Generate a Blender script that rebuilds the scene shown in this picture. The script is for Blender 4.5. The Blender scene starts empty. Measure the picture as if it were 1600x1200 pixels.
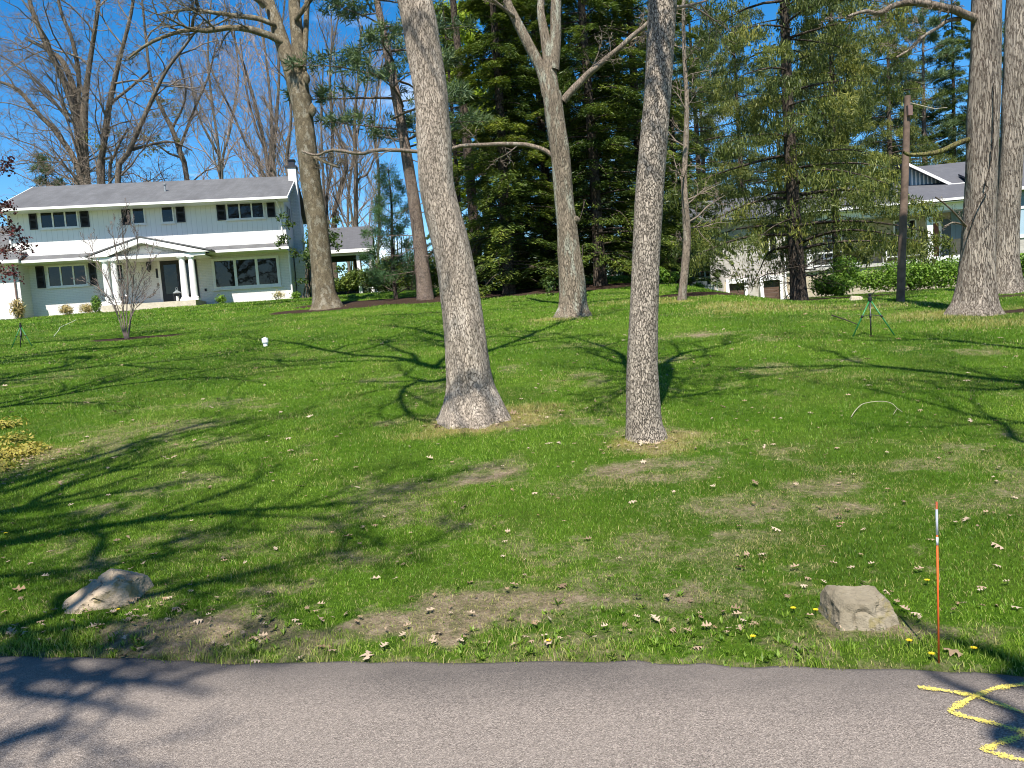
import bpy, math, random
import numpy as np
from mathutils import Vector, Matrix
R_ = math.radians
scn = bpy.context.scene
COL = scn.collection

# ------------------------------------------------------------------ camera
FPX = 1200.0                       # focal length in pixels of the 1600-wide photograph
PITCH, ROLL = R_(4.8), R_(4.0)
CAM = np.array([0.0, 0.0, 1.65])
f0 = np.array([0, math.cos(PITCH), -math.sin(PITCH)])
u0 = np.array([0, math.sin(PITCH), math.cos(PITCH)])
r0 = np.array([1.0, 0, 0])
UP = u0 * math.cos(ROLL) + r0 * math.sin(ROLL)
RT = r0 * math.cos(ROLL) - u0 * math.sin(ROLL)
cam_d = bpy.data.cameras.new('camera')
cam_d.sensor_fit = 'HORIZONTAL'; cam_d.sensor_width = 36.0
cam_d.lens = 36.0 * FPX / 1600.0
cam_d.clip_start = 0.05; cam_d.clip_end = 2000
cam = bpy.data.objects.new('camera', cam_d); COL.objects.link(cam)
M = Matrix.Identity(4)
for i in range(3):
    M[i][0] = RT[i]; M[i][1] = UP[i]; M[i][2] = -f0[i]; M[i][3] = CAM[i]
cam.matrix_world = M
scn.camera = cam

# ------------------------------------------------------------------ light
SUN_EL, SUN_AZ = R_(57), R_(6)     # the sun is behind the viewer, shadows run away and a little right
w = bpy.data.worlds.new('World'); scn.world = w; w.use_nodes = True
nt = w.node_tree; nt.nodes.clear()
wo = nt.nodes.new('ShaderNodeOutputWorld'); bg = nt.nodes.new('ShaderNodeBackground')
sky = nt.nodes.new('ShaderNodeTexSky'); sky.sky_type = 'NISHITA'; sky.sun_disc = False
sky.sun_elevation = SUN_EL; sky.sun_rotation = math.pi + SUN_AZ
sky.air_density = 1.0; sky.dust_density = 0.3; sky.ozone_density = 3.0; sky.altitude = 300
bg.inputs['Strength'].default_value = 0.096
tc = nt.nodes.new('ShaderNodeTexCoord')
mp = nt.nodes.new('ShaderNodeMapping'); mp.inputs['Scale'].default_value = (1, 1, 2.4)
nz = nt.nodes.new('ShaderNodeTexNoise'); nz.inputs['Scale'].default_value = 4.2
nz.inputs['Detail'].default_value = 9; nz.inputs['Roughness'].default_value = 0.55
rp = nt.nodes.new('ShaderNodeMapRange'); rp.inputs['From Min'].default_value = 0.58; rp.inputs['From Max'].default_value = 0.70
sx = nt.nodes.new('ShaderNodeSeparateXYZ')
band = nt.nodes.new('ShaderNodeMapRange'); band.inputs['From Min'].default_value = 0.42; band.inputs['From Max'].default_value = 0.12
mul = nt.nodes.new('ShaderNodeMath'); mul.operation = 'MULTIPLY'
mx = nt.nodes.new('ShaderNodeMix'); mx.data_type = 'RGBA'
hs = nt.nodes.new('ShaderNodeHueSaturation'); hs.inputs['Saturation'].default_value = 1.42; hs.inputs['Value'].default_value = 1.0
nt.links.new(sky.outputs[0], hs.inputs['Color'])
nt.links.new(tc.outputs['Generated'], mp.inputs[0]); nt.links.new(mp.outputs[0], nz.inputs['Vector'])
nt.links.new(nz.outputs['Fac'], rp.inputs['Value']); nt.links.new(tc.outputs['Generated'], sx.inputs[0])
nt.links.new(sx.outputs['Z'], band.inputs['Value'])
nt.links.new(rp.outputs[0], mul.inputs[0]); nt.links.new(band.outputs[0], mul.inputs[1])
nt.links.new(mul.outputs[0], mx.inputs[0]); nt.links.new(hs.outputs[0], mx.inputs[6])
mx.inputs[7].default_value = (9.5, 9.6, 9.8, 1)
nt.links.new(mx.outputs[2], bg.inputs['Color']); nt.links.new(bg.outputs[0], wo.inputs[0])

sd = bpy.data.lights.new('sun', 'SUN'); sd.energy = 5.0; sd.angle = R_(0.53); sd.color = (1.0, 0.95, 0.87)
sun = bpy.data.objects.new('sun', sd); COL.objects.link(sun)
sdir = Vector((math.sin(SUN_AZ) * math.cos(SUN_EL), math.cos(SUN_AZ) * math.cos(SUN_EL), -math.sin(SUN_EL)))
sun.rotation_euler = sdir.to_track_quat('-Z', 'Y').to_euler(); sun.location = (0, -20, 40)
scn.view_settings.view_transform = 'Standard'; scn.view_settings.look = 'None'
scn.view_settings.exposure = 0.95; scn.view_settings.gamma = 1.0
scn.cycles.filter_width = 1.0; scn.cycles.max_bounces = 6; scn.cycles.transparent_max_bounces = 12

# ------------------------------------------------------------------ helpers
def nrm(v):
    v = np.asarray(v, float); return v / (np.linalg.norm(v, axis=-1, keepdims=True) + 1e-12)
def P(px, py, Y):
    d = f0 + RT * (px - 800) / FPX - UP * (py - 600) / FPX
    return CAM + d * (Y / d[1])
def hashv(i, seed):
    n = np.sin(i @ np.array([127.1, 311.7, 74.7][:i.shape[-1]]) + seed * 17.17) * 43758.5453
    return n - np.floor(n)
def vnoise(p, seed=0):
    p = np.asarray(p, float); k = p.shape[-1]
    i = np.floor(p); f = p - i; f = f * f * (3 - 2 * f)
    out = 0
    for c in range(2 ** k):
        b = np.array([(c >> j) & 1 for j in range(k)], float)
        wgt = np.prod(np.where(b > 0, f, 1 - f), axis=-1)
        out = out + wgt * hashv(i + b, seed)
    return out
def fbm(p, seed=0, oct=4):
    s, a, t = 0, 0.5, 0
    p = np.asarray(p, float)
    for o in range(oct):
        s = s + a * vnoise(p, seed + o * 3); t += a; a *= 0.5; p = p * 2.03
    return s / t
def sstep(a, b, x):
    t = np.clip((x - a) / (b - a), 0, 1); return t * t * (3 - 2 * t)
def smin(z, c, k):
    return c - k * np.logaddexp(0, (c - z) / k)

def road_edge(x):
    x = np.asarray(x, float)
    return 3.55 - 0.186 * np.clip(x, -40, 40) + 0.030 * np.sin(x * 1.7 + 1) + 0.015 * np.sin(x * 4.9) + 0.008 * np.sin(x * 17.3) + 0.005 * np.sin(x * 41.0)
def gz(x, y):                       # height of the lawn
    x = np.asarray(x, float); y = np.asarray(y, float)
    base = 0.1 * (y - 4.0)
    cap = 3.75 - (3.75 - 1.62) * sstep(4.0, 9.0, x - 0.10 * (y - 25)) 
    k = 0.25
    zl = -k * np.logaddexp(-base / k, -cap / k)
    zl = 0.05 * np.logaddexp(0, zl / 0.05)
    n = (fbm(np.stack([x, y], -1) * 0.35, 5, 3) - 0.5) * 0.10 + (fbm(np.stack([x, y], -1) * 2.2, 9, 2) - 0.5) * 0.03
    n = n * sstep(0.0, 2.0, y - road_edge(x))
    e = y - road_edge(x)
    return np.where(e < 0, -0.05, np.maximum(zl + n, 0.0) * sstep(-0.01, 0.6, e) + 0.012 * sstep(0.02, 0.3, e) - 0.05 * (1 - sstep(0, 0.08, e)))
def G(px, py):                      # where a sight line meets the lawn
    d = f0 + RT * (px - 800) / FPX - UP * (py - 600) / FPX
    t = 2.0
    for k in range(4000):
        p = CAM + d * t
        if p[2] <= float(gz(p[0], p[1])): break
        t += 0.01 + 0.002 * t
    return CAM + d * t

def build_mesh(name, V, F4=None, F3=None, attrs=None, smooth=False):
    me = bpy.data.meshes.new(name)
    V = np.asarray(V, np.float32).reshape(-1, 3)
    F3 = np.zeros((0, 3), np.int32) if F3 is None or len(F3) == 0 else np.asarray(F3, np.int32)
    F4 = np.zeros((0, 4), np.int32) if F4 is None or len(F4) == 0 else np.asarray(F4, np.int32)
    me.vertices.add(len(V)); me.vertices.foreach_set('co', V.ravel())
    loops = np.concatenate([F3.ravel(), F4.ravel()]).astype(np.int32)
    me.loops.add(len(loops)); me.loops.foreach_set('vertex_index', loops)
    st = np.concatenate([np.arange(len(F3)) * 3, len(F3) * 3 + np.arange(len(F4)) * 4]).astype(np.int32)
    me.polygons.add(len(st)); me.polygons.foreach_set('loop_start', st)
    me.polygons.foreach_set('use_smooth', np.full(len(st), bool(smooth)))
    for k, a in (attrs or {}).items():
        at = me.attributes.new(k, 'FLOAT', 'POINT'); at.data.foreach_set('value', np.asarray(a, np.float32))
    me.update(calc_edges=True)
    return me

class Geo:                          # collects pieces that become ONE mesh
    def __init__(s): s.V = []; s.Q = []; s.T = []; s.A = []; s.n = 0
    def add(s, V, Q=None, T=None, a=None):
        V = np.asarray(V, float).reshape(-1, 3)
        if Q is not None and len(Q): s.Q.append(np.asarray(Q) + s.n)
        if T is not None and len(T): s.T.append(np.asarray(T) + s.n)
        s.V.append(V); s.A.append(np.zeros(len(V)) if a is None else np.broadcast_to(a, (len(V),)))
        s.n += len(V)
    def tube(s, pts, rad, sides=6, cap=False, a=None):
        pts = np.asarray(pts, float); rad = np.broadcast_to(np.asarray(rad, float), (len(pts),))
        n = len(pts)
        t = np.empty_like(pts); t[1:-1] = pts[2:] - pts[:-2]; t[0] = pts[1] - pts[0]; t[-1] = pts[-1] - pts[-2]
        t = nrm(t)
        d = nrm(pts[-1] - pts[0]); ref = np.eye(3)[np.argmin(np.abs(d))]
        n1 = nrm(np.cross(t, ref)); n2 = np.cross(t, n1)
        th = np.arange(sides) / sides * 2 * math.pi
        ring = np.cos(th)[None, :, None] * n1[:, None] + np.sin(th)[None, :, None] * n2[:, None]
        V = pts[:, None] + ring * rad[:, None, None]
        i = np.arange(n - 1)[:, None] * sides; j = np.arange(sides)[None]; jn = (j + 1) % sides
        Q = np.stack([i + j, i + jn, i + sides + jn, i + sides + j], -1).reshape(-1, 4)
        T = None; V = V.reshape(-1, 3)
        if cap:
            V = np.vstack([V, pts[0], pts[-1]]); c = n * sides
            k = np.arange(sides); kn = (k + 1) % sides
            T = np.vstack([np.stack([kn, k, np.full(sides, c)], -1), np.stack([k + (n - 1) * sides, kn + (n - 1) * sides, np.full(sides, c + 1)], -1)])
        s.add(V, Q, T, a)
    def box(s, x0, x1, y0, y1, z0, z1):
        V = [(x, y, z) for z in (z0, z1) for y in (y0, y1) for x in (x0, x1)]
        s.add(V, [(0, 2, 3, 1), (4, 5, 7, 6), (0, 1, 5, 4), (2, 6, 7, 3), (0, 4, 6, 2), (1, 3, 7, 5)])
    def slab(s, a, b, c, d, th):    # four corners (counter-clockwise from above) given thickness downwards
        T = [np.array(p, float) for p in (a, b, c, d)]; B = [p - np.array([0, 0, th]) for p in T]
        s.add(T + B, [(0, 1, 2, 3), (7, 6, 5, 4), (0, 4, 5, 1), (1, 5, 6, 2), (2, 6, 7, 3), (3, 7, 4, 0)])
    def prism(s, poly, y0, y1):     # polygon in x,z pushed along y
        n = len(poly); V = [(p[0], y0, p[1]) for p in poly] + [(p[0], y1, p[1]) for p in poly]
        V += [(sum(p[0] for p in poly) / n, y0, sum(p[1] for p in poly) / n), (sum(p[0] for p in poly) / n, y1, sum(p[1] for p in poly) / n)]
        k = np.arange(n); kn = (k + 1) % n
        s.add(V, np.stack([k, k + n, kn + n, kn], -1), np.vstack([np.stack([k, kn, np.full(n, 2 * n)], -1), np.stack([kn + n, k + n, np.full(n, 2 * n + 1)], -1)]))
    def prismx(s, poly, x0, x1):    # polygon in y,z pushed along x
        g = Geo(); g.prism(poly, x0, x1); V = np.vstack(g.V)
        s.add(V[:, [1, 0, 2]], g.Q[0][:, ::-1], g.T[0][:, ::-1])
    def lathe(s, prof, c, sides=20):   # prof: (r, z)
        pts = np.array([(c[0], c[1], c[2] + z) for r, z in prof]); s.tube_ax(pts, [r for r, z in prof], sides)
    def tube_ax(s, pts, rad, sides):
        n = len(pts); th = np.arange(sides) / sides * 2 * math.pi
        V = (pts[:, None] + np.array(rad)[:, None, None] * np.stack([np.cos(th), np.sin(th), 0 * th], -1)[None]).reshape(-1, 3)
        i = np.arange(n - 1)[:, None] * sides; j = np.arange(sides)[None]; jn = (j + 1) % sides
        Q = np.stack([i + j, i + jn, i + sides + jn, i + sides + j], -1).reshape(-1, 4)
        k = np.arange(sides); kn = (k + 1) % sides; c = n * sides
        V = np.vstack([V, pts[0], pts[-1]])
        s.add(V, Q, np.vstack([np.stack([kn, k, np.full(sides, c)], -1), np.stack([k + (n - 1) * sides, kn + (n - 1) * sides, np.full(sides, c + 1)], -1)]))
    def leaves(s, C, A, W, rnd=None):  # pointed oval leaves: centre, half length vector, half width vector
        C, A, W = np.asarray(C), np.asarray(A), np.asarray(W); n = len(C)
        V = np.stack([C - A, C + W - 0.15 * A, C + A, C - W - 0.15 * A], 1).reshape(-1, 3)
        if rnd is None: rnd = np.random.default_rng(n).random(n)
        s.add(V, np.arange(4 * n).reshape(-1, 4), None, np.repeat(rnd, 4))
    def mesh(s, name, smooth=False, off=None, attr='rnd'):
        V = np.vstack(s.V)
        if off is not None: V = V - np.asarray(off)
        return build_mesh(name, V, np.vstack(s.Q) if s.Q else None, np.vstack(s.T) if s.T else None, {attr: np.concatenate(s.A)}, smooth)

def tag(o, label=None, cat=None, group=None, kind=None):
    if label: o['label'] = label
    if cat: o['category'] = cat
    if group: o['group'] = group
    if kind: o['kind'] = kind
    return o
def thing(name, label, cat, loc, group=None, rz=0.0):
    o = bpy.data.objects.new(name, None); COL.objects.link(o)
    o.empty_display_size = 0.2
    o.location = [float(v) for v in loc]; o.rotation_euler = (0, 0, rz)
    return tag(o, label, cat, group)
def part(name, geo, m, parent=None, smooth=False, local=False, label=None):
    # geometry in world coordinates unless local
    off = None
    if parent is not None and not local:
        p = parent; off = np.zeros(3)
        while p is not None: off = off + np.array(p.location); p = p.parent
    me = geo.mesh(name, smooth, off) if isinstance(geo, Geo) else geo
    o = bpy.data.objects.new(name, me); COL.objects.link(o)
    if isinstance(m, (list, tuple)):
        for q in m: me.materials.append(q)
    else: me.materials.append(m)
    if parent is not None: o.parent = parent
    if label: o['label'] = label
    return o

def crs(pts, n):                    # Catmull-Rom through points, n samples
    pts = np.asarray(pts, float)
    if len(pts) < 3:
        t = np.linspace(0, 1, n)[:, None]; return pts[0] * (1 - t) + pts[-1] * t
    q = np.vstack([2 * pts[0] - pts[1], pts, 2 * pts[-1] - pts[-2]])
    t = np.linspace(0, len(pts) - 1 - 1e-6, n); i = t.astype(int); u = (t - i)[:, None]
    a, b, c, d = q[i], q[i + 1], q[i + 2], q[i + 3]
    return 0.5 * (2 * b + (c - a) * u + (2 * a - 5 * b + 4 * c - d) * u ** 2 + (3 * b - a - 3 * c + d) * u ** 3)

# ------------------------------------------------------------------ materials
def newmat(name):
    m = bpy.data.materials.new(name); m.use_nodes = True
    return m, m.node_tree, m.node_tree.nodes['Principled BSDF']
def nd(nt, t, **kw):
    n = nt.nodes.new('ShaderNode' + t)
    for k, v in kw.items():
        if k in n.inputs: n.inputs[k].default_value = v
        else: setattr(n, k, v)
    return n
def ramp(nt, src, stops):
    r = nd(nt, 'ValToRGB'); e = r.color_ramp.elements
    while len(e) < len(stops): e.new(0.5)
    for q, (p, c) in zip(e, stops): q.position = p; q.color = (*c, 1) if len(c) == 3 else c
    nt.links.new(src, r.inputs[0]); return r.outputs[0]
def mixc(nt, fac, a, b, mode='MIX'):
    n = nd(nt, 'Mix', data_type='RGBA', blend_type=mode)
    for s, i in ((fac, 0), (a, 6), (b, 7)):
        if hasattr(s, 'links') or hasattr(s, 'is_linked'): nt.links.new(s, n.inputs[i])
        elif isinstance(s, (int, float)): n.inputs[i].default_value = s
        else: n.inputs[i].default_value = (*s, 1)
    return n.outputs[2]
def mth(nt, op, a, b=None):
    n = nd(nt, 'Math', operation=op)
    for i, s in enumerate((a, b)):
        if s is None: continue
        if isinstance(s, (int, float)): n.inputs[i].default_value = s
        else: nt.links.new(s, n.inputs[i])
    return n.outputs[0]
def coords(nt, scale=(1, 1, 1), kind='Object'):
    t = nd(nt, 'TexCoord'); m = nd(nt, 'Mapping'); m.inputs['Scale'].default_value = scale
    nt.links.new(t.outputs[kind], m.inputs[0]); return m.outputs[0]
def noise(nt, vec, scale, detail=4, rough=0.55, dist=0.0):
    n = nd(nt, 'TexNoise'); n.inputs['Scale'].default_value = scale; n.inputs['Detail'].default_value = detail
    n.inputs['Roughness'].default_value = rough; n.inputs['Distortion'].default_value = dist
    if vec is not None: nt.links.new(vec, n.inputs['Vector'])
    return n.outputs['Fac']
def bump(nt, b, h, strength=0.5, dist=0.02):
    n = nd(nt, 'Bump'); n.inputs['Strength'].default_value = strength; n.inputs['Distance'].default_value = dist
    nt.links.new(h, n.inputs['Height']); nt.links.new(n.outputs[0], b.inputs['Normal'])

def plain(name, c, rough=0.6, var=0.12, scale=8.0, metal=0.0, bmp=0.0, spec=0.4):
    m, nt, b = newmat(name)
    v = coords(nt); n = noise(nt, v, scale, 5)
    nt.links.new(ramp(nt, n, [(0.3, tuple(x * (1 - var) for x in c)), (0.7, tuple(min(1, x * (1 + var)) for x in c))]), b.inputs['Base Color'])
    b.inputs['Roughness'].default_value = rough; b.inputs['Metallic'].default_value = metal
    b.inputs['Specular IOR Level'].default_value = spec
    if bmp: bump(nt, b, n, bmp, 0.01)
    return m
def bark(name, light, dark, scale=14.0, zs=0.4, crev=0.12, lichen=None, lich=0.0, bstr=0.9, bdist=0.03, patch=0.35, moss=None):
    m, nt, b = newmat(name)
    v = coords(nt, (1, 1, zs))
    wn = nd(nt, 'TexNoise'); wn.inputs['Scale'].default_value = scale * 0.6; wn.inputs['Detail'].default_value = 5; wn.inputs['Roughness'].default_value = 0.65
    nt.links.new(v, wn.inputs['Vector'])
    wv = nd(nt, 'Vector' + 'Math', operation='MULTIPLY_ADD')
    nt.links.new(wn.outputs['Color'], wv.inputs[0]); wv.inputs[1].default_value = (2.6 / scale,) * 3; nt.links.new(v, wv.inputs[2])
    vo = nd(nt, 'TexVoronoi', feature='DISTANCE_TO_EDGE'); vo.inputs['Scale'].default_value = scale
    nt.links.new(wv.outputs[0], vo.inputs['Vector'])
    vc = nd(nt, 'TexVoronoi', feature='F1'); vc.inputs['Scale'].default_value = scale; nt.links.new(wv.outputs[0], vc.inputs['Vector'])
    edge = vo.outputs['Distance']
    mr = nd(nt, 'MapRange'); mr.inputs['From Min'].default_value = 0.0; mr.inputs['From Max'].default_value = crev; mr.interpolation_type = 'SMOOTHSTEP'
    en = noise(nt, v, scale * 1.7, 6, 0.75)
    nt.links.new(mth(nt, 'ADD', edge, mth(nt, 'MULTIPLY', mth(nt, 'SUBTRACT', en, 0.47), crev * 3.2)), mr.inputs['Value']); plate = mr.outputs[0]
    fine = noise(nt, v, scale * 5, 6, 0.7)
    big = noise(nt, coords(nt, (1, 1, 0.5)), 2.2, 4, 0.6)
    sep = nd(nt, 'SeparateColor'); nt.links.new(vc.outputs['Color'], sep.inputs[0])
    tone = mth(nt, 'ADD', mth(nt, 'MULTIPLY', fine, 0.6), mth(nt, 'MULTIPLY', sep.outputs[0], 0.4))
    lc = ramp(nt, tone, [(0.2, tuple(x * 0.55 for x in light)), (0.5, light), (0.8, tuple(min(1, x * 1.35) for x in light))])
    lc = mixc(nt, mth(nt, 'MULTIPLY', ramp(nt, big, [(0.4, (0, 0, 0)), (0.62, (1, 1, 1))]), patch), lc, tuple(x * 0.5 for x in light))
    if lichen:
        ln = noise(nt, v, 5.0, 7, 0.7)
        lc = mixc(nt, mth(nt, 'MULTIPLY', ramp(nt, ln, [(0.52, (0, 0, 0)), (0.60, (1, 1, 1))]), lich), lc, lichen)
    if moss:
        mn = noise(nt, v, 7.0, 6, 0.7)
        lc = mixc(nt, mth(nt, 'MULTIPLY', ramp(nt, mn, [(0.5, (0, 0, 0)), (0.62, (1, 1, 1))]), 0.6), lc, moss)
    nt.links.new(mixc(nt, plate, dark, lc), b.inputs['Base Color'])
    b.inputs['Roughness'].default_value = 0.95; b.inputs['Specular IOR Level'].default_value = 0.15
    h = mth(nt, 'ADD', mth(nt, 'MULTIPLY', plate, 0.7), mth(nt, 'MULTIPLY', fine, 0.5))
    bump(nt, b, h, bstr, bdist)
    return m
def leafmat(name, cols, rough=0.5, trans=0.3, spec=0.3):
    m, nt, b = newmat(name)
    a = nd(nt, 'Attribute', attribute_name='rnd')
    n = len(cols); c = ramp(nt, a.outputs['Fac'], [(i / max(1, n - 1), q) for i, q in enumerate(cols)])
    nt.links.new(c, b.inputs['Base Color']); b.inputs['Roughness'].default_value = rough
    b.inputs['Specular IOR Level'].default_value = spec
    if trans:
        tr = nd(nt, 'BsdfTranslucent'); mixs = nd(nt, 'MixShader'); mixs.inputs[0].default_value = trans
        tcol = mixc(nt, 1.0, c, (1.0, 1.0, 0.55), 'MULTIPLY'); nt.links.new(tcol, tr.inputs[0])
        nt.links.new(b.outputs[0], mixs.inputs[1]); nt.links.new(tr.outputs[0], mixs.inputs[2])
        nt.links.new(mixs.outputs[0], nt.nodes['Material Output'].inputs[0])
    return m

B_OAK = bark('bark_oak_grey', (0.40, 0.335, 0.265), (0.115, 0.093, 0.07), 46, 0.34, 0.125, (0.58, 0.50, 0.41), 0.6, 0.8, 0.02, 0.42)
B_SCALY = bark('bark_scaly', (0.43, 0.365, 0.29), (0.065, 0.055, 0.043), 54, 0.40, 0.165, (0.50, 0.435, 0.355), 0.4, 0.9, 0.02, 0.25)
B_MAPLE = bark('bark_smooth_olive', (0.17, 0.137, 0.088), (0.06, 0.048, 0.034), 12, 0.6, 0.05, (0.36, 0.34, 0.27), 0.45, 0.7, 0.04, 0.5)
B_LICHEN = bark('bark_lichen', (0.29, 0.235, 0.17), (0.08, 0.062, 0.046), 34, 0.22, 0.14, (0.50, 0.53, 0.42), 0.55, 0.9, 0.03, 0.35)
B_BIG = bark('bark_furrowed', (0.36, 0.305, 0.245), (0.13, 0.096, 0.075), 30, 0.10, 0.13, (0.42, 0.37, 0.31), 0.4, 1.0, 0.05, 0.5)
B_PINE = bark('bark_pine', (0.27, 0.205, 0.16), (0.055, 0.042, 0.034), 26, 0.4, 0.15, (0.36, 0.3, 0.26), 0.35, 0.9, 0.04, 0.5)
B_DARK = bark('bark_dark', (0.10, 0.078, 0.06), (0.02, 0.016, 0.014), 12, 0.4, 0.15, None, 0, 0.8, 0.03, 0.5)
B_BARE = bark('bark_bare', (0.15, 0.12, 0.088), (0.05, 0.042, 0.035), 20, 0.25, 0.1, (0.33, 0.3, 0.25), 0.4, 0.6, 0.03, 0.5)
B_SLIM = bark('bark_slim', (0.24, 0.19, 0.145), (0.06, 0.05, 0.04), 26, 0.25, 0.1, (0.36, 0.34, 0.27), 0.4, 0.6, 0.03, 0.5)
B_TWIG = plain('twig_brown', (0.165, 0.13, 0.098), 0.9, 0.3, 3)
B_TWIGP = plain('twig_rosy', (0.27, 0.21, 0.175), 0.9, 0.3, 3)
B_YOUNG = plain('young_bark', (0.155, 0.12, 0.10), 0.85, 0.3, 6)
L_HEM = leafmat('hemlock_needles', [(0.028, 0.052, 0.011), (0.062, 0.1, 0.017), (0.125, 0.165, 0.025), (0.27, 0.3, 0.042)], 0.5, 0.25)
L_SPR = leafmat('spruce_needles', [(0.035, 0.055, 0.013), (0.08, 0.108, 0.022), (0.155, 0.172, 0.034), (0.3, 0.28, 0.06)], 0.5, 0.25)
L_PINE = leafmat('pine_needles', [(0.046, 0.078, 0.039), (0.085, 0.130, 0.058), (0.130, 0.182, 0.072), (0.195, 0.234, 0.091)], 0.5, 0.25)
L_WPINE = leafmat('white_pine_needles', [(0.03, 0.07, 0.03), (0.06, 0.125, 0.045), (0.09, 0.17, 0.06), (0.13, 0.22, 0.08)], 0.5, 0.3)
L_YG = leafmat('spring_leaves', [(0.20, 0.27, 0.02), (0.30, 0.38, 0.03), (0.42, 0.48, 0.05)], 0.5, 0.45)
L_BUD = leafmat('bud_leaves', [(0.10, 0.11, 0.03), (0.17, 0.18, 0.05), (0.25, 0.24, 0.08)], 0.6, 0.35)
L_HEDGE = leafmat('hedge_leaves', [(0.047, 0.101, 0.014), (0.108, 0.203, 0.024), (0.189, 0.311, 0.038), (0.297, 0.419, 0.068)], 0.5, 0.3, 0.25)
L_MAG = leafmat('broad_leaves', [(0.03, 0.055, 0.012), (0.06, 0.10, 0.02), (0.12, 0.15, 0.03)], 0.35, 0.25, 0.5)
L_RED = leafmat('red_leaves', [(0.06, 0.012, 0.016), (0.10, 0.022, 0.025), (0.16, 0.04, 0.035)], 0.5, 0.3)
L_YEL = leafmat('yellow_cover', [(0.26, 0.21, 0.04), (0.36, 0.3, 0.06), (0.24, 0.26, 0.04), (0.42, 0.33, 0.12)], 0.6, 0.3)
L_DRYG = leafmat('dry_stems', [(0.30, 0.22, 0.09), (0.42, 0.33, 0.14), (0.22, 0.26, 0.06)], 0.7, 0.2)
L_OAK = leafmat('fallen_leaf', [(0.18, 0.12, 0.07), (0.31, 0.22, 0.14), (0.45, 0.355, 0.255), (0.25, 0.155, 0.08)], 0.7, 0.12)
L_GRASS = leafmat('grass_blade', [(0.048, 0.106, 0.008), (0.088, 0.182, 0.011), (0.142, 0.258, 0.018), (0.225, 0.335, 0.036), (0.4, 0.33, 0.15)], 0.5, 0.3, 0.3)

def siding(name, c, vertical=True, step=0.2, depth=0.4, var=0.05):
    m, nt, b = newmat(name)
    v = coords(nt); s = nd(nt, 'SeparateXYZ'); nt.links.new(v, s.inputs[0])
    t = mth(nt, 'FRACT', mth(nt, 'DIVIDE', s.outputs['X' if vertical else 'Z'], step))
    g = ramp(nt, t, [(0.0, (0, 0, 0)), (0.06, (1, 1, 1)), (0.94, (1, 1, 1)), (1.0, (0, 0, 0))])
    n = noise(nt, coords(nt, (1, 1, 0.25)), 3.0, 6)
    col = ramp(nt, n, [(0.3, tuple(x * (1 - var) for x in c)), (0.7, tuple(min(1, x * (1 + var)) for x in c))])
    nt.links.new(mixc(nt, g, tuple(x * 0.7 for x in c), col), b.inputs['Base Color'])
    b.inputs['Roughness'].default_value = 0.55
    bump(nt, b, g, depth, 0.02); return m
def bricks(name, c1, c2, mortar, w=0.4, h=0.1, var=0.3):
    m, nt, b = newmat(name)
    v = coords(nt); s = nd(nt, 'SeparateXYZ'); nt.links.new(v, s.inputs[0])
    cmb = nd(nt, 'CombineXYZ'); nt.links.new(mth(nt, 'ADD', s.outputs['X'], s.outputs['Y']), cmb.inputs[0]); nt.links.new(s.outputs['Z'], cmb.inputs[1])
    br = nd(nt, 'TexBrick'); br.inputs['Scale'].default_value = 1.0; br.inputs['Brick Width'].default_value = w; br.inputs['Row Height'].default_value = h
    br.inputs['Mortar Size'].default_value = 0.008; br.inputs['Color1'].default_value = (*c1, 1); br.inputs['Color2'].default_value = (*c2, 1); br.inputs['Mortar'].default_value = (*mortar, 1)
    nt.links.new(cmb.outputs[0], br.inputs['Vector'])
    n = noise(nt, v, 5, 6); nt.links.new(mixc(nt, mth(nt, 'MULTIPLY', n, var), br.outputs['Color'], tuple(x * 0.55 for x in c1)), b.inputs['Base Color'])
    b.inputs['Roughness'].default_value = 0.85
    bump(nt, b, mth(nt, 'SUBTRACT', 1.0, br.outputs['Fac']), 0.5, 0.01); return m
def shingles(name, c, stain):
    m, nt, b = newmat(name)
    v = coords(nt); s = nd(nt, 'SeparateXYZ'); nt.links.new(v, s.inputs[0])
    cmb = nd(nt, 'CombineXYZ'); nt.links.new(s.outputs['X'], cmb.inputs[0]); nt.links.new(mth(nt, 'ADD', s.outputs['Y'], mth(nt, 'MULTIPLY', s.outputs['Z'], 0.5)), cmb.inputs[1])
    br = nd(nt, 'TexBrick'); br.inputs['Scale'].default_value = 1.0; br.inputs['Brick Width'].default_value = 0.3; br.inputs['Row Height'].default_value = 0.16; br.inputs['Mortar Size'].default_value = 0.006
    br.inputs['Color1'].default_value = (*c, 1); br.inputs['Color2'].default_value = (*[x * 0.72 for x in c], 1); br.inputs['Mortar'].default_value = (*[x * 0.4 for x in c], 1)
    nt.links.new(cmb.outputs[0], br.inputs['Vector'])
    n = noise(nt, coords(nt, (1.2, 0.35, 0.35)), 1.3, 7, 0.65)
    col = mixc(nt, ramp(nt, n, [(0.42, (0, 0, 0)), (0.66, (1, 1, 1))]), br.outputs['Color'], stain)
    f = noise(nt, v, 45, 3); nt.links.new(mixc(nt, mth(nt, 'MULTIPLY', f, 0.5), col, tuple(x * 1.5 for x in c)), b.inputs['Base Color'])
    b.inputs['Roughness'].default_value = 0.9; bump(nt, b, br.outputs['Fac'], 0.4, 0.01); return m
M_WHITE = siding('white_boards', (0.73, 0.71, 0.68), True, 0.25, 0.15, 0.04)
M_WBRICK = bricks('white_painted_brick', (0.73, 0.70, 0.665), (0.69, 0.66, 0.63), (0.60, 0.57, 0.54), 0.3, 0.085, 0.10)
M_TRIM = plain('white_trim', (0.74, 0.715, 0.69), 0.45, 0.05)
M_BLACK = plain('black_paint', (0.012, 0.012, 0.014), 0.5, 0.2)
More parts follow.
